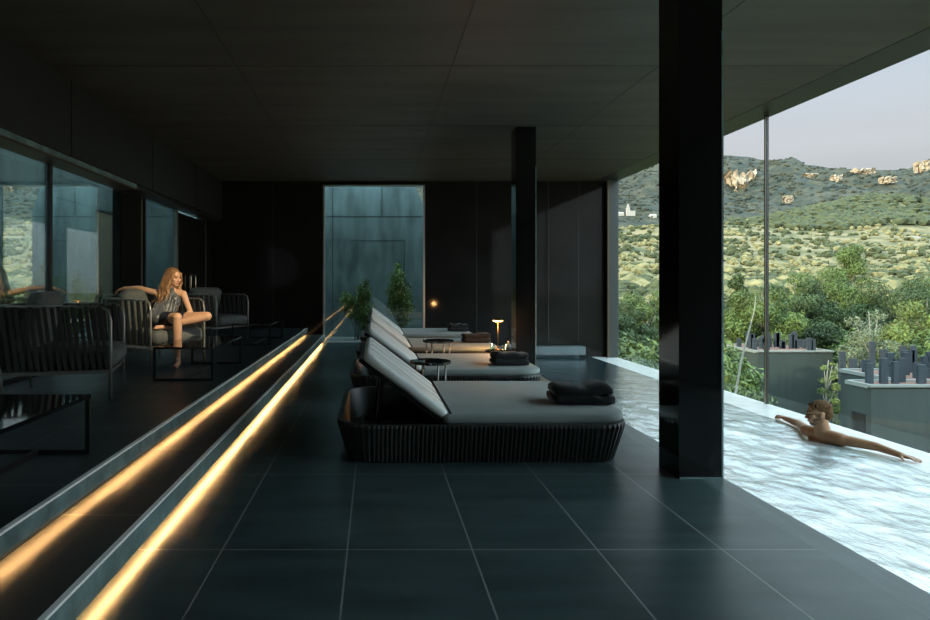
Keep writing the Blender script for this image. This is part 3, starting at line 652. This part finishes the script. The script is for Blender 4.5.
# ------------------------------------------------------------ loungers
def ring_offset(pts, dx):
    n = len(pts); out = []
    for i in range(n):
        a = Vector(pts[i-1]); b = Vector(pts[(i+1)%n]); t = (b-a); t = t.normalized() if t.length else Vector((1,0)); out.append(Vector(pts[i]) - Vector((-t.y, t.x))*dx)
    return out
def resample(pts, step):
    P = [Vector(p) for p in pts]; P.append(P[0]); Ls = [0]
    for a, b in zip(P, P[1:]): Ls.append(Ls[-1] + (b-a).length)
    n = int(Ls[-1]/step); out = []; j = 0
    for k in range(n):
        s = Ls[-1]*k/n
        while Ls[j+1] < s: j += 1
        t = (s-Ls[j])/max(1e-9, Ls[j+1]-Ls[j]); out.append(P[j].lerp(P[j+1], t))
    return out
DEP = 1.55
def make_lounger(label):
    root = empty('daybed_lounger', (0,0,0), label=label, cat='sun lounger', group='woven daybeds in a row beside the pool')
    base = resample(rrect(-.925, 1.02, -.045, DEP-.12, .18, 10), .0078)
    bm = new_bm(); rings = []
    n = len(base)
    for z, off, in ((.0,.0),(.012,.004),(.07,.022),(.14,.045),(.21,.066),(.262,.082),(.285,.078)):
        P = ring_offset(base, off); 
        rings.append([bm.verts.new((p.x, p.y+.06, z)) for p in [P[i] + (P[i]-Vector((0, DEP/2))).normalized()*(.006*(1 if (i//2) % 2 else -1)) * (1 if .01 < z < .27 else 0) for i in range(n)]])
    inner = [[bm.verts.new((p.x, p.y+.06, z)) for p in ring_offset(base, o_)] for z, o_ in ((.285,.045),(.03,-.03))]
    rings += inner
    for a, b in zip(rings, rings[1:]):
        for j in range(n): bm.faces.new((a[j], a[(j+1)%n], b[(j+1)%n], b[j]))
    bm.faces.new(rings[-1]); bm.faces.new(rings[0][::-1])
    link('woven_base', bm, 'weave', root)
    bm = new_bm(); add_box(bm, -.28, .97, .05, DEP-.05, .225, .272, .01); link('seat_platform', bm, 'black_metal', root)
    # seat mattress, rounded foot corners
    bm = new_bm(); pts = []
    pts += [(-.24, -.01)]
    for k in range(9): a = R(-90+90*k/8); pts.append((1.11-.26+.26*math.cos(a), -.01+.26+.26*math.sin(a)))
    for k in range(9): a = R(90*k/8); pts.append((1.11-.26+.26*math.cos(a), DEP+.01-.26+.26*math.sin(a)))
    pts += [(-.24, DEP+.01)]
    pts = [tuple(p) for p in resample(pts, .04)]
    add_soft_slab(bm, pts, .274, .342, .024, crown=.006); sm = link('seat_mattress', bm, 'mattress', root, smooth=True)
    # inclined back
    ang = R(143); Mx = Matrix.Translation((-.245, 0, .30)) @ Matrix.Rotation(-(math.pi-ang) , 4, 'Y').inverted()
    # local +x runs up the back
    u = Vector((math.cos(ang), 0, math.sin(ang))); nrm = Vector((math.sin(ang), 0, -math.cos(ang)))
    Mb = Matrix(((u.x, 0, nrm.x, -.245), (0, 1, 0, 0), (u.z, 0, nrm.z, .285), (0, 0, 0, 1)))
    o2 = [tuple(p) for p in resample(rrect(0, .735, .02, DEP-.20, .05, 4), .03)][::-1]
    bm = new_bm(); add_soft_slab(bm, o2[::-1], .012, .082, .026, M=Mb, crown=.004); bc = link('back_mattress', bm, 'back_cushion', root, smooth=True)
    bm = new_bm()
    for yy in (.34, .68, 1.02):
        add_tube(bm, [tuple(Mb @ Vector((x_, yy, .084))) for x_ in (.03, .3, .55, .705)], .006, 6)
    link('seam', bm, 'cushion_piping', bc)
    bm = new_bm(); add_box(bm, -.01, .745, .04, DEP-.22, -.02, .012, .006, M=Mb); link('back_board', bm, 'black_metal', root)
    for yy in (.28, DEP-.28):
        bm = new_bm(); a = Mb @ Vector((.52, yy, -.02)); add_tube(bm, [a, (-.74, yy, .06)], .012, 8); add_tube(bm, [(-.86, yy, .04), (-.3, yy, .06)], .010, 6); link('back_support', bm, 'black_metal', root, smooth=True)
    bm = new_bm(); add_tube(bm, [(-.84, .25, .06), (-.84, DEP-.25, .06)], .012, 8); add_tube(bm, [tuple(Mb @ Vector((.52, .25, -.03))), tuple(Mb @ Vector((.52, DEP-.25, -.03)))], .012, 8); link('cross_bar', bm, 'black_metal', root)
    return root
LY = [4.40, 6.70, 9.02, 11.32]
LL = ['nearest woven daybed with raised back and a folded black towel at its foot',
      'second woven daybed from the camera, its foot lit warm by the small lamp',
      'third woven daybed from the camera, behind the small lamp',
      'farthest woven daybed with raised back, next to the back wall']
lounger = make_lounger(LL[0])
for i, yy in enumerate(LY):
    o = lounger if i == 0 else copy_tree(lounger)
    o.location = (.73, yy, 0); o['label'] = LL[i]
# towels: folded layers with a soft front roll
def towel(X, Y, label, rz=0, wd=.46, sag=0, seed=0):
    root = empty('folded_towel', (X, Y, .349), rz, label=label, cat='towel', group='folded black towels on the daybeds')
    for k in range(2):
        bm = new_bm(); z0 = .002+k*.066; th = .05; n = 14; rings = []
        W2 = wd*(.5-.012*k); 
        prof = [(-.155+.01*k, .003), (-.166+.01*k, .012), (-.168+.01*k, .025), (-.166+.01*k, .038), (-.152+.01*k, .049), (-.05, .053), (.08, .051), (.145, .044), (.158, .024), (.145, .004), (0, 0), (-.1, 0)]
        for i in range(n+1):
            u = -1+2*i/n; bulge = .030*noise.noise(Vector((u*2.2, k+seed, 0))) + (.016*(u > .2)*math.sin((u-.2)*3) if sag and k == 1 else 0) - (.014 if k == 1 and abs(u) < .25 and sag else 0)
            e_ = 1 - .22*max(0, abs(u)-.86)/.14
            rings.append([bm.verts.new((u*W2+.014*noise.noise(Vector((i*.4, k*3, y_*9+seed))), y_*(.96+.05*noise.noise(Vector((u*3, k*2, seed)))), z0 + ((z_-.025)*e_+.025)*1.42 + (bulge if z_ > .02 else bulge*.5*(k > 0)))) for y_, z_ in prof])
        m_ = len(prof)
        for a, b in zip(rings, rings[1:]):
            for j in range(m_): bm.faces.new((a[j], a[(j+1)%m_], b[(j+1)%m_], b[j]))
        bm.faces.new(rings[0]); bm.faces.new(rings[-1][::-1]); link('towel_fold', bm, 'towel', root, smooth=True)
towel(1.60, 4.86, 'folded black towel on the foot of the nearest daybed', R(-2), .44, 1, 1)
towel(1.53, 7.10, 'folded black towel on the second daybed, lying in the lamp glow', 0, .39, 0, 2)
towel(1.58, 9.75, 'folded dark towel on the third daybed just left of the lamp', R(4), .40, 1, 3)
towel(1.60, 12.0, 'folded dark towel on the farthest daybed by the back wall', 0, .36, 0, 4)
# side tables
def side_table(X, Y, h, r, label):
    t = empty('side_table', (X, Y, 0), label=label, cat='side table', group='small round tables between the daybeds')
    bm = new_bm(); add_lathe(bm, [(r-.012, h-.022), (r, h-.018), (r, h+.006), (r-.006, h+.008), (r-.010, h), (.001, h)], 40); link('tabletop', bm, 'table_top', t, smooth=False)
    for k in range(4):
        a = R(45+90*k+12); bm = new_bm(); add_tube(bm, [(r*.8*math.cos(a), r*.8*math.sin(a), 0), (r*.82*math.cos(a), r*.82*math.sin(a), h-.02)], .009, 8); link('leg', bm, 'chair_metal', t, smooth=True)
    bm = new_bm(); add_tube(bm, [(r*.78*math.cos(2*math.pi*k/24), r*.78*math.sin(2*math.pi*k/24), .012) for k in range(25)], .007, 6); link('foot_ring', bm, 'chair_metal', t)
side_table(.57, 6.38, .475, .21, 'round black side table between the nearest and second daybeds')
side_table(.88, 8.68, .475, .22, 'round black side table behind the back of the second daybed')
side_table(1.74, 8.66, .335, .20, 'low round table at the daybed feet carrying the small lamp')
# lamp
t = empty('table_lamp', (1.72, 8.68, .345), label='small glowing mushroom table lamp on the low round table', cat='lamp')
bm = new_bm(); add_lathe(bm, [(.05,0),(.052,.008),(.045,.014),(.008,.018)], 28); link('base', bm, 'lamp_metal', t, smooth=True)
bm = new_bm(); add_tube(bm, [(0,0,.016),(0,0,.42)], .008, 10); link('pole', bm, 'lamp_metal', t, smooth=True)
bm = new_bm(); add_lathe(bm, [(.074,.412),(.075,.416),(.045,.434),(.018,.452),(.002,.456)], 32); sh = link('lamp_shade', bm, 'lamp_metal', t, smooth=True)
bm = new_bm(); add_lathe(bm, [(.055,.398),(.068,.404),(.070,.411),(.02,.4115)], 32); link('diffuser', bm, 'lamp_glow', t)
ld = bpy.data.lights.new('lamp_light', 'POINT'); ld.energy = 40; ld.color = (1, .50, .18); ld.shadow_soft_size = .05
lo = bpy.data.objects.new('lamp_light', ld); col.objects.link(lo); lo.parent = t; lo.location = (0, 0, .33)
def tumbler(X, Y, lb, r=.034, h=.10):
    bm = new_bm(); add_lathe(bm, [(r*.85,0),(r,h),(r-.003,h),(r*.8,.006)], 20); o = link('tumbler', bm, 'drink_glass', smooth=True); o.location = (X, Y, .3365); tag(o, lb, 'glass')
tumbler(1.63, 8.60, 'small clear tumbler on the low round table left of the lamp')
tumbler(1.80, 8.60, 'small clear tumbler on the low round table right of the lamp')
bm = new_bm(); add_lathe(bm, [(.022,0),(.04,.015),(.045,.05),(.03,.09),(.014,.105),(.016,.13),(.002,.128)], 20); o = link('small_vase', bm, 'ceramic', smooth=True); o.location = (1.865, 8.66, .336); tag(o, 'small dark rounded vase on the low round table', 'vase')

# ------------------------------------------------------------ armchairs on the terrace
def make_chair(label, group):
    t = empty('rope_armchair', (0,0,0), label=label, cat='armchair', group=group)
    W, D, H = .82, .80, .78; r = .013     # faces +x, width along y, origin at centre of the footprint
    def sidepts(s):
        y = s*W/2
        return [(.42,y,0), (.42,y,.40), (.42,y,H-.13), (.40,y,H-.04), (.34,y,H-.01), (-.36,y,H)]
    for s in (-1, 1):
        bm = new_bm(); add_tube(bm, sidepts(s), r, 10); link('arm_frame', bm, 'chair_metal', t, smooth=True)
        bm = new_bm(); add_tube(bm, [(-.42,s*W/2,H), (-.44,s*W/2,.45), (-.40,s*W/2,.24), (-.38,s*W/2,0)], r, 10); link('rear_leg', bm, 'chair_metal', t, smooth=True)
        bm = new_bm()
        nst = 15
        for k in range(nst):
            u = (k+.5)/nst; xt = -.39+.78*u; xb = xt + .035; dy = .010*(1 if k % 2 else -1)
            for p0, p1 in (((xt-.03, s*W/2+dy, H-.005), (xb, s*W/2+dy*.3, .235)),):
                add_bar(bm, p0, p1, .008, .030, up=(1,0,0)) if False else add_bar(bm, p0, p1, .030, .008, up=(0,1,0))
        link('rope_side', bm, 'strap', t)
        bm = new_bm(); add_bar(bm, (-.41, s*W/2, .235), (.42, s*W/2, .235), .024, .028); link('lower_rail', bm, 'chair_metal', t)
    bm = new_bm(); add_tube(bm, [(-.36,-W/2,H), (-.42,-W/2+.03,H), (-.42,W/2-.03,H), (-.36,W/2,H)], r, 10)
    link('back_rail', bm, 'chair_metal', t, smooth=True)
    for xx_ in (-.42, .42):
        bm = new_bm(); add_bar(bm, (xx_,-W/2,.235), (xx_,W/2,.235), .024, .028); link('seat_rail', bm, 'chair_metal', t)
    bm = new_bm()
    for k in range(16):
        y = -W/2+.04+(W-.08)*k/15; add_bar(bm, (-.425, y-.015, H), (-.425, y+.015, .235), .006, .030, up=(0,1,0))
    link('rope_back', bm, 'strap', t)
    box('seat_deck', -.40, .41, -W/2+.02, W/2-.02, .236, .256, 'black_metal', t)
    bm = new_bm(); o_ = [tuple(p) for p in resample(rrect(-.30, .46, -W/2+.03, W/2-.03, .06, 5), .04)]; add_soft_slab(bm, o_, .258, .420, .055, crown=.012); link('seat_cushion', bm, 'chair_cushion', t, smooth=True)
    Mb = Matrix.Translation((-.36, 0, .40)) @ Matrix.Rotation(R(-76), 4, 'Y')
    bm = new_bm(); o_ = [tuple(p) for p in resample(rrect(0, .53, -W/2+.05, W/2-.05, .10, 5), .04)]; add_soft_slab(bm, o_, -.17, -.02, .055, M=Mb, crown=.01); bcu = link('back_cushion', bm, 'chair_cushion', t, smooth=True)
    return t
def put(o, FN, th, label):
    c, s = math.cos(th), math.sin(th); f = Vector((c, s)); dpt = Vector((-s, c))   # dpt points into the room depth
    p = Vector(FN) - f*.42 + dpt*.41
    o.location = (p.x, p.y, TER); o.rotation_euler = (0, 0, th); o['label'] = label
ch = make_chair('', 'rope armchairs along the terrace')
ch2 = copy_tree(ch); ch3 = copy_tree(ch)
put(ch, (-2.20, 5.16), R(15), 'nearest rope armchair at the left edge, its woven side towards the camera')
put(ch2, (-2.54, 7.02), R(-30), 'rope armchair in which the woman sits')
put(ch3, (-2.57, 10.05), R(-26), 'farthest empty rope armchair behind the seated woman')
def make_table(label):
    t = empty('coffee_table', (0,0,0), label=label, cat='coffee table', group='black coffee tables on the terrace')
    W, Ln, H = .60, 1.30, .335
    box('tabletop', -W/2, W/2, 0, Ln, H-.022, H, 'table_top', t, bev=.003)
    for yy in (.012, Ln-.012):
        bm = new_bm()
        for a, b in (((-W/2+.012, yy, .0), (-W/2+.012, yy, H-.022)), ((W/2-.012, yy, .0), (W/2-.012, yy, H-.022)), ((-W/2+.024, yy, .012), (W/2-.024, yy, .012))): add_bar(bm, a, b, .024, .024)
        link('end_frame', bm, 'black_metal', t)
    bm = new_bm(); add_bar(bm, (0, .024, .012), (0, Ln-.024, .012), .024, .024); link('floor_bar', bm, 'black_metal', t)
    return t
tb = make_table('')
for i, (yy, lb) in enumerate(((2.24, 'nearest low black coffee table at the bottom left corner'), (6.14, 'low black coffee table in front of the seated woman, reflecting her leg'), (9.6, 'farthest low black coffee table near the end of the steps'))):
    o = tb if i == 0 else copy_tree(tb); o.location = (-1.92 if i != 1 else -1.90, yy, TER); o['label'] = lb

# ------------------------------------------------------------ people
def ell(c, r, rot=None): return ('e', Vector(c), Vector(r), rot)
def cone(a, ra, b, rb): return ('c', Vector(a), ra, Vector(b), rb)
def blobs_to_obj(name, parts, m, parent=None, voxel=.006, smooth=3, **k):
    bm = new_bm()
    for p in parts:
        if p[0] == 'e':
            rr_ = bmesh.ops.create_icosphere(bm, subdivisions=3, radius=1)
            for v in rr_['verts']:
                q = Vector((v.co.x*p[2].x, v.co.y*p[2].y, v.co.z*p[2].z))
                if p[3] is not None: q = p[3] @ q
                v.co = p[1] + q
        else:
            _, a, ra, b, rb = p; d = (b-a); Lg = d.length; d = d.normalized(); u = d.orthogonal().normalized(); s = d.cross(u); n = 16; rings = []
            prof = [(-ra*math.cos(t), ra*math.sin(t)) for t in [R(x) for x in (12,35,60,85)]] + [(Lg*t, ra+(rb-ra)*t) for t in (.25,.5,.75)] + [(Lg+rb*math.cos(t), rb*math.sin(t)) for t in [R(x) for x in (85,60,35,12)]]
            for h, r_ in prof: rings.append([bm.verts.new(a + d*h + (u*math.cos(2*math.pi*j/n) + s*math.sin(2*math.pi*j/n))*r_) for j in range(n)])
            for x_, y_ in zip(rings, rings[1:]):
                for j in range(n): bm.faces.new((x_[j], x_[(j+1)%n], y_[(j+1)%n], y_[j]))
            bm.faces.new(rings[0][::-1]); bm.faces.new(rings[-1])
    o = link(name, bm, m, None)
    md = o.modifiers.new('r', 'REMESH'); md.mode = 'VOXEL'; md.voxel_size = voxel
    ms = o.modifiers.new('s', 'SMOOTH'); ms.factor = .5; ms.iterations = smooth
    dg = bpy.context.evaluated_depsgraph_get(); dg.update(); me = bpy.data.meshes.new_from_object(o.evaluated_get(dg))
    o.modifiers.clear(); old = o.data; o.data = me
    for p in me.polygons: p.use_smooth = True
    if parent: o.parent = parent
    return tag(o, **k)
def hand(w_, d, pn, thumb, sc=1.0, curl=.5):      # wrist, finger direction, palm normal (palm side), thumb side vector
    d = Vector(d).normalized(); pn = Vector(pn).normalized(); th = Vector(thumb).normalized(); w_ = Vector(w_); out = []
    pc = w_ + d*.045*sc
    out += [cone(w_ + th*.014*sc, .019*sc, w_ + d*.08*sc + th*.024*sc, .013*sc), cone(w_ - th*.010*sc, .018*sc, w_ + d*.075*sc - th*.026*sc, .012*sc), cone(w_, .020*sc, w_ + d*.082*sc, .013*sc)]
    for k, (off, ln) in enumerate(((.031,.070),(.010,.080),(-.011,.073),(-.031,.056))):
        b = w_ + d*.085*sc + th*off*sc; a1 = curl*.5
        d1 = (d*math.cos(a1) + pn*math.sin(a1) + th*off*1.5).normalized(); p1 = b + d1*ln*.45*sc
        d2 = (d*math.cos(a1*2.2) + pn*math.sin(a1*2.2)).normalized(); p2 = p1 + d2*ln*.32*sc; d3 = (d*math.cos(a1*3) + pn*math.sin(a1*3)).normalized(); p3 = p2 + d3*ln*.25*sc
        out += [cone(b, .0088*sc, p1, .0082*sc), cone(p1, .0082*sc, p2, .0076*sc), cone(p2, .0076*sc, p3, .0066*sc)]
    tb_ = w_ + d*.022*sc + th*.026*sc; t1 = tb_ + (d*.6 + th*.8 + pn*.2).normalized()*.040*sc; t2 = t1 + (d*.9 + th*.35 + pn*.3).normalized()*.030*sc
    out += [cone(tb_, .013*sc, t1, .010*sc), cone(t1, .010*sc, t2, .0078*sc)]
    return out
def frame(fwd, up=(0,0,1)):
    f = Vector(fwd).normalized(); s = Vector(up).cross(f).normalized(); u = f.cross(s)     # columns: side(left), forward, up
    return Matrix(((s.x, f.x, u.x), (s.y, f.y, u.y), (s.z, f.z, u.z)))
def head_parts(c, F, sc=1.0):
    c = Vector(c); P = lambda x, y, z: c + F @ Vector((x, y, z))*sc
    return [ell(P(0,-.012,.03), Vector((.076,.094,.088))*sc, F), ell(P(0,.022,-.035), Vector((.062,.070,.080))*sc, F), ell(P(0,.048,-.088), Vector((.034,.036,.026))*sc, F),
        cone(P(0,.084,.012), .010*sc, P(0,.108,-.030), .0125*sc), ell(P(.012,.098,-.034), Vector((.009,.011,.008))*sc, F), ell(P(-.012,.098,-.034), Vector((.009,.011,.008))*sc, F),
        ell(P(0,.076,.024), Vector((.056,.016,.012))*sc, F), ell(P(0,.084,-.062), Vector((.024,.012,.012))*sc, F), ell(P(.042,.062,-.022), Vector((.022,.022,.022))*sc, F), ell(P(-.042,.062,-.022), Vector((.022,.022,.022))*sc, F),
        ell(P(.078,-.008,-.01), Vector((.010,.022,.034))*sc, F), ell(P(-.078,-.008,-.01), Vector((.010,.022,.034))*sc, F)]
def face_bits(c, F, sc, parent, brow):
    c = Vector(c); P = lambda x, y, z: c + F @ Vector((x, y, z))*sc
    for s in (-1, 1):
        blobs_to_obj('eye', [ell(P(s*.032,.0835,.004), Vector((.013,.008,.007))*sc, F)], 'eye', parent, .0025, 1)
        blobs_to_obj('eyebrow', [cone(P(s*.016,.092,.026), .004*sc, P(s*.048,.082,.030), .003*sc)], brow, parent, .002, 1)
    blobs_to_obj('lips', [ell(P(0,.094,-.058), Vector((.022,.007,.0045))*sc, F), ell(P(0,.092,-.067), Vector((.019,.008,.0055))*sc, F)], 'lips', parent, .0025, 1)

# the woman, seated in the middle armchair
pel = Vector((-2.56,7.46,.845)); chest = Vector((-2.515,7.60,1.08)); ups = Vector((-2.50,7.61,1.16)); hc = Vector((-2.455,7.56,1.345)); Fh = frame((.86,-.50,-.10))
RS, LS = Vector((-2.655,7.55,1.155)), Vector((-2.345,7.585,1.145))
RE, RW = Vector((-2.90,7.62,1.215)), Vector((-3.115,7.70,1.215))
LE, LW = Vector((-2.235,7.50,.93)), Vector((-2.36,7.36,.80))
H1, K1, A1 = Vector((-2.52,7.40,.835)), Vector((-2.27,7.115,.885)), Vector((-2.285,7.17,.415))
H2, K2, A2 = Vector((-2.47,7.50,.83)), Vector((-1.995,7.36,.885)), Vector((-2.405,7.275,.785))
sh_axis = (LS-RS).normalized()
tb2 = Matrix.Rotation(math.atan2(sh_axis.y, sh_axis.x), 3, 'Z')
body = [ell(pel, (.165,.115,.105), tb2), ell(pel+Vector((.02,.06,.13)), (.118,.088,.11), tb2), ell(chest, (.140,.095,.13), tb2), ell(ups, (.150,.068,.055), tb2),
    cone(RS, .044, ups, .062), cone(LS, .044, ups, .062), cone(ups+Vector((0,0,.0)), .050, hc+Vector((-.01,0,-.07)), .045),
    ell(chest+Vector((-.035,-.085,.0)), (.052,.045,.052)), ell(chest+Vector((.075,-.075,.0)), (.052,.045,.052)),
    cone(RS, .042, RE, .033), cone(RE, .034, RW, .022), cone(LS, .042, LE, .033), cone(LE, .034, LW, .022),
    cone(H1, .088, K1, .056), cone(K1, .054, K1.lerp(A1,.3), .053), cone(K1.lerp(A1,.28), .054, A1, .032),
    cone(H2, .088, K2, .056), cone(K2, .054, K2.lerp(A2,.3), .053), cone(K2.lerp(A2,.28), .053, A2, .032),
    cone(A1, .034, A1+Vector((.01,-.02,-.055)), .034), cone(A1+Vector((.012,-.03,-.06)), .030, A1+Vector((.02,-.135,-.08)), .026),
    cone(A2, .032, A2+Vector((-.05,-.02,-.015)), .030), cone(A2+Vector((-.04,-.02,-.015)), .028, A2+Vector((-.13,-.08,-.02)), .024)]
for k in range(5):     # toes
    bx_ = A1 + Vector((.045-.017*k, -.14+.006*k, -.086)); body.append(cone(bx_, .010, bx_+Vector((.003,-.034+.004*k,-.004)), .0085 if k else .011))
    b2 = A2 + Vector((-.135+.008*k, -.065-.012*k, -.028)); body.append(cone(b2, .009, b2+Vector((-.03,-.014,-.004)), .008))
body += head_parts(hc, Fh, .95)
body += hand(RW, (-.93,.25,-.28), (0,-.15,-1), (0,-1,.05), .92, .75)
body += hand(LW, (-.6,-.55,-.5), (-.5,.3,-.5), (.5,-.6,.3), .9, .5)
woman = blobs_to_obj('person', body, 'skin_woman', None, .0058, 3, label='barefoot woman in a grey halter dress, arm along the armchair back, one leg folded', cat='person')
face_bits(hc, Fh, .95, woman, 'hair_blond')
# dress: bodice and short skirt over the upper thighs
dr = [ell(pel+Vector((0,0,.01)), (.185,.135,.115), tb2), ell(pel+Vector((.02,.05,.13)), (.140,.110,.12), tb2), ell(chest+Vector((0,-.012,-.005)), (.155,.115,.120), tb2),
    ell(chest+Vector((-.035,-.095,.0)), (.062,.052,.058)), ell(chest+Vector((.075,-.085,.0)), (.062,.052,.058)), cone(chest+Vector((.02,-.07,.03)), .060, hc+Vector((.0,-.045,-.135)), .022),
    cone(chest+Vector((-.04,-.10,-.02)), .05, pel+Vector((-.02,-.12,.02)), .07)]
for k in range(7): dr.append(cone(chest+Vector((-.09+.035*k,-.125+.01*abs(k-3),.05)), .010, pel+Vector((-.14+.045*k,-.115+.01*abs(k-3),-.02)), .020))
blobs_to_obj('dress', dr, 'dress', woman, .006, 2, label='grey satin halter dress')
blobs_to_obj('shorts', [ell(pel+Vector((0,-.01,-.02)), (.192,.150,.095), tb2), cone(H1, .103, H1.lerp(K1,.55), .086), cone(H2, .100, H2.lerp(K2,.35), .088)], 'shorts', woman, .006, 3, label='very dark blue hem over the thighs')
hp = lambda x, y, z: hc + Fh @ Vector((x, y, z))*.95
hair = [ell(hp(0,-.03,.045), Vector((.088,.098,.085)), Fh), ell(hp(0,-.060,-.03), Vector((.098,.080,.12)), Fh), ell(hp(.0,-.08,-.13), Vector((.105,.065,.10)), Fh)]
rh = random.Random(4)
for s in (-1, 1):
    for k in range(15):
        a = k/14; st = hp(s*(.055+.03*a), .055-.12*a, .055-.03*a)
        mid = hp(s*(.10+.02*a), .035-.11*a, -.07-.02*rh.random()); lo_ = mid + Vector((rh.uniform(-.05,.03)-.02, rh.uniform(-.03,.03)-.02, -.13-.05*rh.random())); en = lo_ + Vector((rh.uniform(-.05,.02)-.01, rh.uniform(-.02,.02), -.08-.10*rh.random()))
        if s == 1 and k > 5 or s == -1:
            pass
        wv = [mid.lerp(lo_, t) + Vector((math.sin(t*9+k)*.014, math.cos(t*8+k*2)*.012, 0)) for t in (.33,.66,1)] + [lo_.lerp(en, t) + Vector((math.sin(t*8+k*1.7)*.018-.02*t, math.cos(t*7+k)*.014, 0)) for t in (.5,1)]
        hair.append(cone(st, .020, mid, .020)); pv = mid; rr0 = .019
        for q_ in wv: hair.append(cone(pv, rr0, q_, rr0-.003)); pv = q_; rr0 -= .0030
for k in range(16):
    st = hp(rh.uniform(-.07,.07), -.09, rh.uniform(-.05,.03)); mid = st + Vector((-.03+rh.uniform(-.04,.02), rh.uniform(-.01,.03), -.13)); en = mid + Vector((-.03+rh.uniform(-.05,.03), rh.uniform(-.04,.02), -.15-.08*rh.random()))
    hair += [cone(st, .024, mid, .021), cone(mid, .020, en, .006)]
blobs_to_obj('hair', hair, 'hair_blond', woman, .0048, 1, label='long wavy golden-brown hair')

# the man, leaning on the pool ledge with both arms spread
hc = Vector((4.45,6.22,-.030)); Fh = frame((-.93,.34,-.12))
FS, NS = Vector((4.47,6.42,-.245)), Vector((4.55,6.03,-.245)); ups = (FS+NS)/2 + Vector((0,0,-.01))
FE, FW = Vector((4.64,6.78,-.262)), Vector((4.70,7.10,-.272))
NE, NW = Vector((4.69,5.80,-.250)), Vector((4.76,5.60,-.278))
tb2 = Matrix.Rotation(math.atan2((NS-FS).y, (NS-FS).x), 3, 'Z')
ctr = (FS+NS)/2 + Vector((.03,0,-.03))
body = [ell(ctr+Vector((-.005,0,-.15)), (.175,.120,.17), tb2), ell(ctr+Vector((-.01,0,-.06)), (.195,.085,.075), tb2), ell(ctr+Vector((-.03,0,-.38)), (.150,.105,.16), tb2), ell(ctr+Vector((-.05,0,-.58)), (.165,.115,.12), tb2),
    cone(FS, .060, ups, .080), cone(NS, .062, ups, .080), cone(ups+Vector((-.01,0,.02)), .076, hc+Vector((.015,0,-.06)), .062), ell(ups+Vector((0,0,.03)), (.12,.06,.045), tb2),
    ell(FS, (.062,.062,.058)), ell(NS, (.064,.064,.06)),
    cone(FS, .056, FE, .042), cone(FE, .043, FW, .028), cone(NS, .056, NE, .041), cone(NE, .041, NW, .027),
    cone(ctr+Vector((-.06,.09,-.62)), .088, ctr+Vector((-.42,.14,-.86)), .060), cone(ctr+Vector((-.42,.14,-.86)), .058, ctr+Vector((-.30,.16,-1.25)), .038),
    cone(ctr+Vector((-.06,-.09,-.62)), .088, ctr+Vector((-.42,-.14,-.90)), .060), cone(ctr+Vector((-.42,-.14,-.90)), .058, ctr+Vector((-.28,-.16,-1.27)), .038),
    cone(ctr+Vector((-.30,.16,-1.27)), .036, ctr+Vector((-.48,.17,-1.32)), .026), cone(ctr+Vector((-.28,-.16,-1.29)), .036, ctr+Vector((-.46,-.17,-1.33)), .026)]
body += head_parts(hc, Fh, 1.04)
body += hand(FW, (.05,1,.12), (.0,.1,-1), (-1,0,.1), 1.05, .9)
body += hand(NW, (.22,-1,.0), (.0,0,-1), (-1,-.1,.0), 1.0, .25)
man = blobs_to_obj('person', body, 'skin_man', None, .0062, 3, label='bare-shouldered man in the pool, arms spread along the pool edge, looking left', cat='person')
face_bits(hc, Fh, 1.04, man, 'hair_brown')
hp = lambda x, y, z: hc + Fh @ Vector((x, y, z))*1.04
hair = [ell(hp(0,-.025,.055), Vector((.086,.098,.080)), Fh), ell(hp(0,-.060,.010), Vector((.080,.060,.080)), Fh)]
for k in range(60):
    a, b = rh.uniform(-1,1), rh.uniform(-.9,1.0); st = hp(a*.065, -.02+b*.075, .105-.03*abs(a)-.02*b*b)
    hair.append(cone(st, .018, st + Fh @ Vector((rh.uniform(-.02,.02), .010+rh.uniform(-.01,.015), rh.uniform(.006,.030))), .006))
blobs_to_obj('hair', hair, 'hair_brown', man, .004, 1, label='short tousled brown hair')
beard = [ell(hp(0,.045,-.088), Vector((.042,.044,.030)), Fh), ell(hp(.050,.022,-.060), Vector((.020,.045,.034)), Fh), ell(hp(-.050,.022,-.060), Vector((.020,.045,.034)), Fh)]
blobs_to_obj('beard', beard, mat('stubble', (.16,.08,.04), .7), man, .005, 2, label='short brown stubble')

# ------------------------------------------------------------ added out-of-view spotlight that brightens the seated woman; no known fixture there
t = empty('added_spotlight', (.4, 4.4, CEIL), label='small black spotlight added out of view at the ceiling to light the woman', cat='light')
bm = new_bm(); add_lathe(bm, [(.035,-.03),(.045,-.03),(.045,0),(.02,0)], 20); link('added_spot_ring', bm, 'black_metal', t)
sl = bpy.data.lights.new('added_spot_beam', 'SPOT'); sl.energy = 1150; sl.color = (1, .80, .52); sl.spot_size = R(17); sl.spot_blend = .8; sl.shadow_soft_size = .03
so = bpy.data.objects.new('added_spot_beam', sl); col.objects.link(so); so.parent = t; so.location = (0,0,-.05)
so.rotation_euler = (Vector((-2.35,7.4,1.0)) - Vector((.4,4.4,CEIL-.05))).to_track_quat('-Z','Y').to_euler()
